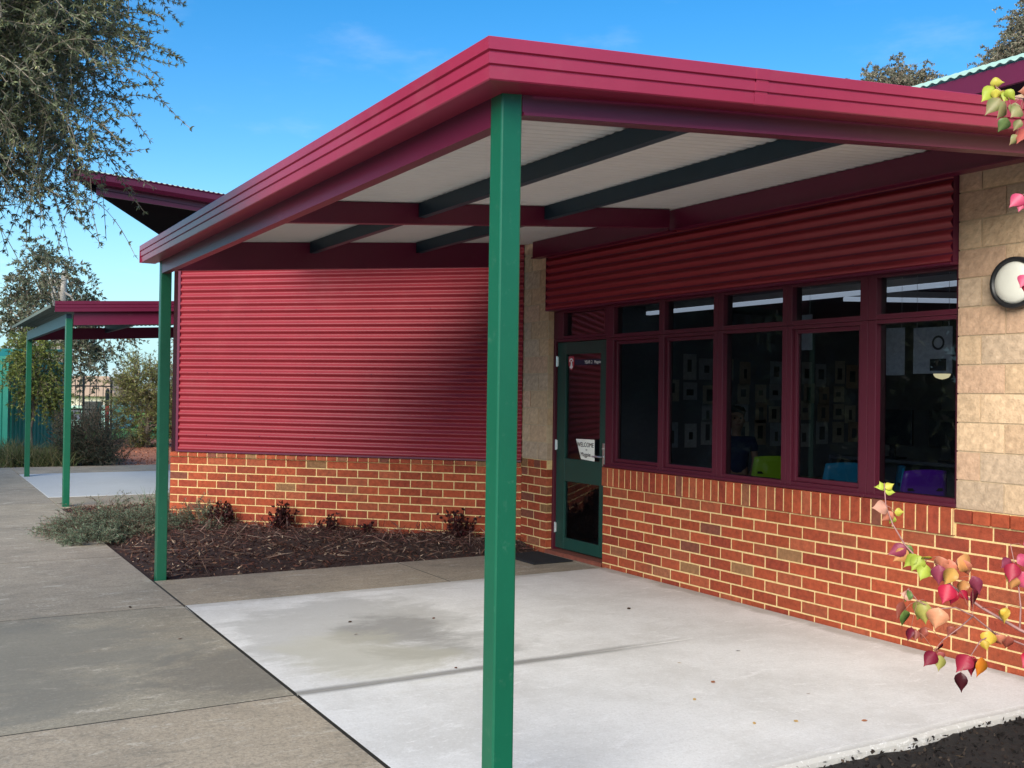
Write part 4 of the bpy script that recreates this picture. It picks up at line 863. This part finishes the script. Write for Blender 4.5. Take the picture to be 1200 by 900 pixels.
gp_=empty('bollard',(fx+.6,-.35,0),'short black post with a red band standing by the gate','post'); MB().tube([(fx+.6,-.35,-.05),(fx+.6,-.35,.55)],.06,10).tube([(fx+.6,-.35,1.05),(fx+.6,-.35,1.5),(fx+.6,-.35,1.56)],[.06,.06,.02],10).build('post',m_fence,gp_); MB().tube([(fx+.6,-.35,.551),(fx+.6,-.35,1.049)],.063,12).build('band',mat('red_band',(.45,.05,.04),.6,.1,5),gp_)
sb_=empty('fence_sign',(fx+.04,-1.25,0.9),'white and green notice board on the black fence','sign'); MB().box(fx+.022,fx+.036,-1.42,-.98,.62,.90).build('board',m_white,sb_); MB().add([(fx+.0375,-1.40,.66),(fx+.0375,-1.22,.64),(fx+.0375,-1.20,.86),(fx+.0375,-1.40,.88)],[(0,1,2,3)]).build('panel',mat('sign_green',(.08,.42,.06),.5,.1,5),sb_); MB().box(fx+.0365,fx+.038,-1.17,-1.02,.78,.86).build('panel',mat('sign_lime',(.42,.50,.15),.5,.1,5),sb_)
m_teal=mat('teal_steel',(.015,.23,.17),.5,.08,3); m_teal2=mat('pale_teal',(.38,.62,.58),.6,.06,2)
shd=empty('garden_shed',tuple(at(-13,26,0)),'teal green ribbed steel shed at the left edge beyond the grasses','shed')
c0=at(-12.35,25.2); d_=(at(-17,25.2)-c0).normalized(); b_d=(at(-12.35,28.5)-c0).normalized()
vs=[];fs=[]; k=0
for (oo,dd,LL_) in ((c0,d_,4.6),(c0,b_d,3.0)):
    nn=Vector((dd.y,-dd.x,0)); nn=nn if nn.dot(CAM-oo)>0 else -nn; i=0; base=len(vs)
    steps=int(LL_/.2)
    for j in range(steps):
        for (t_,off) in ((0,0),(.13,0),(.15,.025),(.18,.025)):
            p=oo+dd*(j*.2+t_)+nn*off; vs += [(p.x,p.y,-.05),(p.x,p.y,2.25)]
    m_=(len(vs)-base)//2
    for j in range(m_-1): q=base+2*j; fs.append((q,q+2,q+3,q+1))
MB().add(vs,fs).build('wall',m_teal,shd)
p0,p1,p2,p3=c0+Vector((0,0,2.251)),c0+d_*4.6+Vector((0,0,2.251)),c0+d_*4.6+b_d*3+Vector((0,0,2.55)),c0+b_d*3+Vector((0,0,2.55))
MB().add([tuple(p0),tuple(p1),tuple(p2),tuple(p3)]+[tuple(p+Vector((0,0,.06))) for p in (p0,p1,p2,p3)],[(0,3,2,1),(4,5,6,7),(0,1,5,4),(1,2,6,5),(2,3,7,6),(3,0,4,7)]).build('roof',m_teal,shd)
hs=empty('far_house',tuple(at(-27,68,0)),'pale house with an orange roof far beyond the fence','house')
def obx(mb,lat0,lat1,d0,d1,z0,z1):
    q=[at(lat0,d0),at(lat1,d0),at(lat1,d1),at(lat0,d1)]; return mb.add([(p.x,p.y,z0) for p in q]+[(p.x,p.y,z1) for p in q],[(0,3,2,1),(4,5,6,7),(0,1,5,4),(1,2,6,5),(2,3,7,6),(3,0,4,7)])
obx(MB(),-31.5,-25.8,66,74,-.1,1.05).build('wall',mat('cream_render',(.62,.55,.45),.8,.08,1),hs)
q=[at(-32,65.5,1.052),at(-25.3,65.5,1.052),at(-25.3,74.5,1.052),at(-32,74.5,1.052),at(-29.8,70,2.4),at(-27.5,70,2.4)]
MB().add([tuple(p) for p in q],[(0,1,5,4),(1,2,5),(2,3,4,5),(3,0,4),(0,3,2,1)]).build('roof',mat('orange_tile',(.50,.34,.22),.8,.1,1),hs)
obx(MB(),-30.5,-29.2,65.97,65.99,.25,.85).build('window',mat('far_glass',(.03,.04,.05),.15,0),hs)
ts_=empty('storage_shed',tuple(at(-16.6,40,0)),'pale teal low storage shed seen through the fence','shed')
obx(MB(),-17.3,-15.6,40,42.5,-.1,.78).build('wall',m_teal2,ts_); obx(MB(),-17.4,-15.5,39.9,42.6,.782,.86).build('roof',m_roof,ts_)
bn=empty('wheelie_bin',tuple(at(-15.1,37,0)),'dark wheelie bin standing beyond the fence','bin')
obx(MB(),-15.40,-14.95,37,37.5,.0,1.0).build('body',m_black,bn); obx(MB(),-15.43,-14.92,36.97,37.55,1.002,1.08).build('lid',m_black,bn)
for i,(lat,dep,h,lab) in enumerate([(-24,90,3.8,'dim round tree far behind the bush'),(-45,80,4.5,'taller tree far left of the house')]):
    tree('distant_tree',lab,'tree',tuple(at(lat,dep,-.05)),.2,tuple(at(lat,dep,h*.6)),[(tuple(at(lat,dep,h*.55)),(3.5,3.2,h*.45))],45,8,1.2,4,4,(.4,.7),(.2,.3),.2,OL,m_bark,group='distant trees past the oval',crad=1,shell=.3,tw=.04)

# ================================================================== FITTINGS
wl=empty('wall_light',(4.028,0,2.221),'round white bulkhead light with a thick black rim on the block pier','light')
mb=MB(); cx_,cz_=4.028,2.221
def disc(mb,rs,n=40):
    vs=[];fs=[]
    for r,y in rs:
        for k in range(n): a=2*PI*k/n; vs.append((cx_+r*math.cos(a),y,cz_+r*math.sin(a)))
    for i in range(len(rs)-1):
        for k in range(n): fs.append((i*n+k,(i+1)*n+k,(i+1)*n+(k+1)%n,i*n+(k+1)%n))
    fs.append(tuple(range((len(rs)-1)*n,len(rs)*n))[::-1]); mb.add(vs,fs)
disc(mb,[(.146,-.0),(.149,-.030),(.147,-.062),(.138,-.070),(.126,-.068),(.120,-.055)]); mb.build('rim',m_black,wl,smooth=True)
mb=MB(); disc(mb,[(.1195,-.050),(.1190,-.058),(.105,-.073),(.07,-.084),(.03,-.089),(.005,-.090)]); mb.build('diffuser',mat('opal',(.78,.77,.68),.35,.03,8),wl,smooth=True)
dm=empty('doormat',(-.62,-.28,0),'black rubber doormat in front of the green door','mat')
MB().box(-.98,-.36,-.50,-.07,.0005,.014).build('mat',m_rubber,dm,bevel=.005)
mb=MB()
for i in range(15): x=-.95+i*.04; mb.box(x,x+.02,-.475,-.095,.0142,.0175)
mb.build('ribs',m_rubber,dm)

# ================================================================== INSIDE THE CLASSROOM
def chair(x,y,rz,col,lab,dz=.245):
    root=empty('plastic_chair',(0,0,0),lab,'chair','coloured plastic chairs in the classroom'); m=mat('chair_'+col[0],col[1],.4,.05,5)
    vs=[];fs=[]; nx,nz=8,6
    for j in range(nz+1):
        for i in range(nx+1):
            u=i/nx*2-1; v=j/nz; vs.append((u*(.215-.03*v*v),.19+.05*v-.045*u*u*0+.03*(u*u)*-1,.52+.31*v-.012*(u*u)*v))
    for j in range(nz):
        for i in range(nx): p=j*(nx+1)+i; fs.append((p,p+1,p+nx+2,p+nx+1))
    b=MB().add(vs,fs).build('backrest',m,root,smooth=True); s_=b.modifiers.new('t','SOLIDIFY'); s_.thickness=.012
    MB().box(-.155,.155,.205,.222,.68,.70).build('slot',m_black,b)
    MB().box(-.21,.21,-.22,.17,.43,.45).build('seat',m,root,bevel=.008)
    for sx in (-1,1):
        for sy in (-.19,.16): MB().tube([(sx*.19,sy,.43),(sx*.22,sy*1.25,.04-dz)],.012,8).build('leg',m_silver,root)
    root.scale=(.84,.84,1); root.location=(x,y,dz); root.rotation_euler=(0,0,rz); return root
chair(1.22,.80,R(-115),('lime',(.30,.50,.02)),'lime green plastic chair seen low in the third window')
chair(2.05,.74,R(-118),('teal',(.02,.24,.38)),'blue plastic chair seen low in the fourth window')
chair(2.50,.62,R(-45),('sky',(.02,.26,.44)),'blue plastic chair almost edge on beside the purple one')
chair(2.78,.66,R(-110),('violet',(.14,.02,.38)),'purple plastic chair near the right pier')
m_wood=mat('laminate',(.38,.30,.22),.5,.1,3)
def table(x,y,rz,lab):
    root=empty('classroom_table',(0,0,0),lab,'table','classroom tables'); MB().box(-.6,.6,-.35,.35,.69,.715).build('tabletop',m_wood,root,bevel=.006)
    for sx in (-1,1):
        for sy in (-1,1): MB().tube([(sx*.54,sy*.29,.69),(sx*.54,sy*.29,.04)],.018,8).build('leg',m_silver,root)
    root.location=(x,y,0); root.rotation_euler=(0,0,rz)
table(-.55,2.55,.2,'classroom table in front of the standing child'); table(.2,4.1,.3,'classroom table behind the chairs'); table(1.9,3.9,.1,'classroom table deep in the right side of the room')
bc=empty('bookcase',(1.4,2.5,0),'low dark bookcase carrying two monitors','bookcase'); MB().box(.5,2.3,2.35,2.65,.04,.08).box(.5,2.3,2.35,2.65,.97,1.0).box(.5,.53,2.35,2.65,.081,.969).box(2.27,2.3,2.35,2.65,.081,.969).box(.531,2.269,2.63,2.65,.081,.969).build('case',m_darkin,bc); MB().box(.531,2.269,2.36,2.629,.52,.54).build('shelf',m_darkin,bc)
for x,lab in ((1.12,'dark monitor on the left part of the bookcase'),(1.78,'dark monitor on the right part of the bookcase')):
    mo=empty('monitor',(x,2.5,1.0),lab,'monitor','monitors on the bookcase'); MB().box(x-.24,x+.24,2.47,2.50,1.13,1.46).build('screen',m_black,mo,bevel=.006); MB().box(x-.03,x+.03,2.501,2.52,1.02,1.25).box(x-.10,x+.10,2.42,2.58,1.001,1.019).build('stand',m_black,mo)
pcs=[(.60,.58,.54),(.52,.52,.52),(.58,.50,.38),(.50,.36,.25),(.50,.53,.56),(.66,.65,.62)]
k=0; ords=['first','second','third','fourth','fifth','sixth','seventh','eighth','ninth','tenth','eleventh','twelfth','thirteenth']
for r_,(z,rn) in enumerate(((1.86,'top row'),(1.60,'upper middle row'),(1.38,'lower middle row'),(1.13,'bottom row'))):
    seen=0
    for c_ in range(13):
        if random.random()<.12: continue
        seen+=1
        z=(1.86,1.60,1.38,1.13)[r_]+random.uniform(-.03,.03); y=1.95+c_*.265+random.uniform(-.04,.04); w_=random.uniform(.085,.105); h_=random.uniform(.095,.125) if r_ in(1,2) else random.uniform(.12,.15)
        col=pcs[k%6] if r_ in (0,3) else random.choice([pcs[2],pcs[3],pcs[2],pcs[1]]); k+=1
        mb=MB(); mb.box(-1.428,-1.4255,y-w_,y+w_,z-h_,z+h_,col)
        o=mb.build('pinned_drawing',m_chip); (lambda u0,u1,v0,v1:MB().box(-1.4252,-1.4240,y+w_*u0,y+w_*u1,z+h_*v0,z+h_*v1,(random.uniform(.05,.16),)*3))(-random.uniform(.2,.6),random.uniform(.2,.6),-random.uniform(.2,.8),random.uniform(.2,.7)).build('drawing_panel',m_chip,o)
        tag(o,'pinned sheet on the classroom wall, %s from the left in the %s'%(ords[seen-1],rn),'drawing','drawings pinned on the classroom wall')
for (x0,x1,z0,z1,y,lab) in ((1.42,1.63,1.945,2.235,.9,'blank pale sheet hanging in the fourth window'),(2.04,2.29,1.74,2.11,1.2,'pale sheet hanging at the left of the last window'),(2.37,2.71,1.75,2.10,1.2,'pale sheet with a wreath drawing in the last window')):
    o=MB().box(x0,x1,y,y+.003,z0,z1,(.55,.57,.60)).build('hanging_sheet',m_chip); tag(o,lab,'sheet','sheets hung inside the windows')
    MB().tube([(x0+.03,y+.0015,z1),(x0+.03,y+.0015,2.52)],.0015,5).tube([(x1-.03,y+.0015,z1),(x1-.03,y+.0015,2.52)],.0015,5).build('string',m_white,o)
    if x0>2.3:
        vs=[];fs=[]
        for i in range(25):
            a=2*PI*i/24; vs += [((x0+x1)/2+.05+.055*math.cos(a),y-.001,z0+.23+.055*math.sin(a)),((x0+x1)/2+.05+.038*math.cos(a),y-.001,z0+.23+.038*math.sin(a))]
        for i in range(24): fs.append((2*i,2*i+2,2*i+3,2*i+1))
        MB().add(vs,fs,(.06,.06,.07)).box((x0+x1)/2-.02,(x0+x1)/2+.12,y-.002,y-.0005,z0+.02,z0+.11,(.03,.03,.04)).build('drawing',m_chip,o)
m_tube=mat('tube_light',(.7,.72,.74),.5,0,emit=((.75,.85,.95),.30))
for (a,b,lab) in (((-1.3,1.5,2.45),(3.5,1.5,2.45),'long ceiling batten light parallel to the windows'),((1.2,1.75,2.44),(2.6,4.3,2.44),'ceiling batten light running away from the windows')):
    cl=empty('ceiling_light',a,lab,'light','ceiling batten lights in the classroom'); MB().bar(a,b,.05,.035).build('diffuser',m_tube,cl); MB().bar(Vector(a)+Vector((0,0,.047)),Vector(b)+Vector((0,0,.047)),.07,.055).build('body',m_white,cl)
pn=empty('pendant_lamp',(-.2,4.97,1.84),'small lit dome lamp hanging deep in the last window','lamp')
vs=[];fs=[]; n=20; prof_=[(.095,0),(.09,-.02),(.07,-.045),(.03,-.06),(.004,-.065)]
for r_,z in prof_:
    for k in range(n): a=2*PI*k/n; vs.append((-.2+r_*math.cos(a),4.97+r_*math.sin(a),1.86+z))
for i in range(4):
    for k in range(n): fs.append((i*n+k,i*n+(k+1)%n,(i+1)*n+(k+1)%n,(i+1)*n+k))
fs.append(tuple(range(n)))
MB().add(vs,fs).build('lamp_shade',mat('warm_lamp',(.8,.72,.45),.5,0,emit=((1,.85,.45),.6)),pn,smooth=True); MB().tube([(-.2,4.97,1.862),(-.2,4.97,2.52)],.005,6).build('cord',m_black,pn)
# the child standing inside, seen dimly
px,py=-.29,1.87
m_skin=mat('skin',(.34,.19,.12),.6,.05,8); m_shirt=mat('navy_shirt',(.015,.02,.06),.85,.1,20); m_hair=mat('dark_hair',(.012,.009,.008),.6,.2,30)
def skinned(name,nodes,edges,m,parent,root=0,sub=2):
    me=bpy.data.meshes.new(name); me.from_pydata([n[0] for n in nodes],edges,[]); o=link(name,me,m,parent)
    s=o.modifiers.new('skin','SKIN'); ly=me.skin_vertices[0] if me.skin_vertices else None
    if ly is None:
        bpy.context.view_layer.update(); ly=me.skin_vertices[0] if me.skin_vertices else None
    if ly:
        for i,nd in enumerate(nodes): ly.data[i].radius=nd[1]; ly.data[i].use_root=(i==root)
    sb=o.modifiers.new('sub','SUBSURF'); sb.levels=sub; sb.render_levels=sub
    return o
per=empty('person',(px,py,.04),'child with dark hair and navy shirt standing inside behind the third window','person')
def bm_skin(name,nodes,edges,m,parent,root=0):
    import bmesh
    me=bpy.data.meshes.new(name); bm=bmesh.new(); ly=bm.verts.layers.skin.verify(); vs=[bm.verts.new(n[0]) for n in nodes]
    for v,nd in zip(vs,nodes): v[ly].radius=nd[1]
    vs[root][ly].use_root=True
    for a,b in edges: bm.edges.new((vs[a],vs[b]))
    bm.to_mesh(me); bm.free(); o=link(name,me,m,parent); o.modifiers.new('skin','SKIN'); sb=o.modifiers.new('sub','SUBSURF'); sb.levels=2; sb.render_levels=2
    return o
fx_,fy_=.80,-.60     # facing: towards the windows on the right
def pp(f,s,z): return (px+fx_*f-fy_*s, py+fy_*f+fx_*s, .04+z)
nodes=[(pp(0,0,.72),(.115,.09)),(pp(.01,0,.88),(.105,.08)),(pp(0,0,1.04),(.12,.085)),(pp(0,0,1.12),(.05,.05)),(pp(.01,0,1.18),(.045,.045)),(pp(.02,0,1.25),(.068,.078)),(pp(.015,0,1.33),(.078,.092)),(pp(.01,0,1.40),(.055,.06)),
 (pp(0,.15,1.07),(.045,.045)),(pp(.02,.19,.88),(.034,.034)),(pp(.12,.15,.76),(.026,.026)),(pp(.19,.13,.74),(.022,.014)),
 (pp(0,-.15,1.07),(.045,.045)),(pp(.02,-.19,.88),(.034,.034)),(pp(.12,-.15,.76),(.026,.026)),(pp(.19,-.13,.74),(.022,.014)),
 (pp(0,.07,.64),(.075,.08)),(pp(.01,.075,.36),(.05,.055)),(pp(0,.075,.06),(.032,.034)),(pp(.11,.08,.025),(.03,.022)),
 (pp(0,-.07,.64),(.075,.08)),(pp(.01,-.075,.36),(.05,.055)),(pp(0,-.075,.06),(.032,.034)),(pp(.11,-.08,.025),(.03,.022)),
 (pp(.105,0,1.285),(.012,.014)),(pp(.02,.082,1.285),(.012,.02)),(pp(.02,-.082,1.285),(.012,.02))]
for s_ in (11,15):
    b=nodes[s_][0]; sd=1 if s_==11 else -1
    for q_,(df,ds,dz) in enumerate(((.075,.020,-.012),(.085,.006,-.014),(.080,-.008,-.014),(.062,-.020,-.012),(.040,-.038*sd if False else -.034,-.004))):
        nodes.append(((b[0]+fx_*df-fy_*ds*sd,b[1]+fy_*df+fx_*ds*sd,b[2]+dz),(.0075,.0075)))
edges=[(0,1),(1,2),(2,3),(3,4),(4,5),(5,6),(6,7),(2,8),(8,9),(9,10),(10,11),(2,12),(12,13),(13,14),(14,15),(0,16),(16,17),(17,18),(18,19),(0,20),(20,21),(21,22),(22,23),(5,24),(5,25),(5,26)]+[(11,27+i) for i in range(5)]+[(15,32+i) for i in range(5)]
body=bm_skin('body',nodes,edges,m_skin,per)
bm_skin('shirt',[(pp(0,0,.70),(.135,.11)),(pp(.01,0,.88),(.125,.10)),(pp(0,0,1.04),(.135,.10)),(pp(0,0,1.115),(.07,.065)),(pp(0,.155,1.07),(.06,.06)),(pp(.012,.18,.95),(.052,.052)),(pp(0,-.155,1.07),(.06,.06)),(pp(.012,-.18,.95),(.052,.052))],[(0,1),(1,2),(2,3),(2,4),(4,5),(2,6),(6,7)],m_shirt,per)
bm_skin('trousers',[(pp(0,0,.70),(.125,.10)),(pp(0,.072,.62),(.085,.09)),(pp(.01,.077,.36),(.062,.066)),(pp(0,.077,.08),(.05,.05)),(pp(0,-.072,.62),(.085,.09)),(pp(.01,-.077,.36),(.062,.066)),(pp(0,-.077,.08),(.05,.05))],[(0,1),(1,2),(2,3),(0,4),(4,5),(5,6)],m_shirt,per)
bm_skin('hair',[(pp(-.03,0,1.30),(.085,.10)),(pp(-.012,0,1.38),(.085,.098)),(pp(-.005,0,1.43),(.055,.06)),(pp(-.06,0,1.20),(.05,.06))],[(3,0),(0,1),(1,2)],m_hair,per)
for s_ in (1,-1):
    MB().tube([pp(.093,s_*.030,1.300),pp(.101,s_*.030,1.300)],[.010,.006],8).build('eye',m_black,per)
MB().tube([pp(.092,-.022,1.235),pp(.098,0,1.232),pp(.092,.022,1.235)],.005,6).build('mouth',mat('lips',(.3,.08,.07),.5,0),per)

# ================================================================== SKY, SUN, RENDER
SUN_EL=R(28); SUN_AZ=math.atan2(.66,-.75)          # azimuth as x=sin, y=cos
W=bpy.data.worlds.new('World'); SC.world=W; W.use_nodes=True; nt=W.node_tree; L=nt.links; bg=nt.nodes['Background']
sk=_n(nt,'ShaderNodeTexSky',sky_type='NISHITA'); sk.sun_disc=False; sk.sun_elevation=SUN_EL; sk.sun_rotation=SUN_AZ; sk.air_density=1.0; sk.dust_density=.25; sk.ozone_density=2.0
hs_=_n(nt,'ShaderNodeHueSaturation'); hs_.inputs['Saturation'].default_value=1.45; L.new(sk.outputs[0],hs_.inputs['Color'])
tc=_n(nt,'ShaderNodeTexCoord'); mp=_n(nt,'ShaderNodeMapping'); mp.inputs['Scale'].default_value=(1.6,1.6,5.0); L.new(tc.outputs['Generated'],mp.inputs[0])
nz=_n(nt,'ShaderNodeTexNoise'); nz.inputs['Scale'].default_value=2.2; nz.inputs['Detail'].default_value=9; nz.inputs['Roughness'].default_value=.6; L.new(mp.outputs[0],nz.inputs[0])
r1=_n(nt,'ShaderNodeMapRange',interpolation_type='SMOOTHSTEP'); r1.inputs[1].default_value=.54; r1.inputs[2].default_value=.74; r1.inputs[4].default_value=.75; L.new(nz.outputs['Fac'],r1.inputs[0])
sp=_n(nt,'ShaderNodeSeparateXYZ'); L.new(tc.outputs['Generated'],sp.inputs[0])
r2=_n(nt,'ShaderNodeMapRange',interpolation_type='SMOOTHSTEP'); r2.inputs[1].default_value=.02; r2.inputs[2].default_value=.26; r2.inputs[3].default_value=1; r2.inputs[4].default_value=.16; L.new(sp.outputs[2],r2.inputs[0])
mm=_n(nt,'ShaderNodeMath',operation='MULTIPLY'); L.new(r1.outputs[0],mm.inputs[0]); L.new(r2.outputs[0],mm.inputs[1])
r3=_n(nt,'ShaderNodeMapRange',interpolation_type='SMOOTHSTEP'); r3.inputs[1].default_value=-.02; r3.inputs[2].default_value=.22; r3.inputs[3].default_value=.85; r3.inputs[4].default_value=0; L.new(sp.outputs[2],r3.inputs[0])
hz=_n(nt,'ShaderNodeMix',data_type='RGBA'); L.new(r3.outputs[0],hz.inputs[0]); L.new(hs_.outputs[0],hz.inputs[6]); hz.inputs[7].default_value=(2.0,4.1,5.3,1)
mx=_n(nt,'ShaderNodeMix',data_type='RGBA'); L.new(mm.outputs[0],mx.inputs[0]); L.new(hz.outputs[2],mx.inputs[6]); mx.inputs[7].default_value=(6.5,6.6,7.2,1)
L.new(mx.outputs[2],bg.inputs['Color']); bg.inputs['Strength'].default_value=.125
sl=bpy.data.lights.new('sun','SUN'); sl.energy=4.0; sl.angle=R(42); sl.color=(1,.93,.80)
so=bpy.data.objects.new('sun',sl); COL.objects.link(so)
sd=Vector((math.sin(SUN_AZ)*math.cos(SUN_EL),math.cos(SUN_AZ)*math.cos(SUN_EL),math.sin(SUN_EL)))
so.rotation_euler=sd.to_track_quat('Z','Y').to_euler()
SC.view_settings.view_transform='Standard'; SC.view_settings.look='None'; SC.view_settings.gamma=1; SC.view_settings.exposure=.62; SC.view_settings.use_curve_mapping=False
SC.render.engine='CYCLES'; SC.cycles.max_bounces=7; SC.cycles.transparent_max_bounces=12; SC.cycles.use_denoising=True
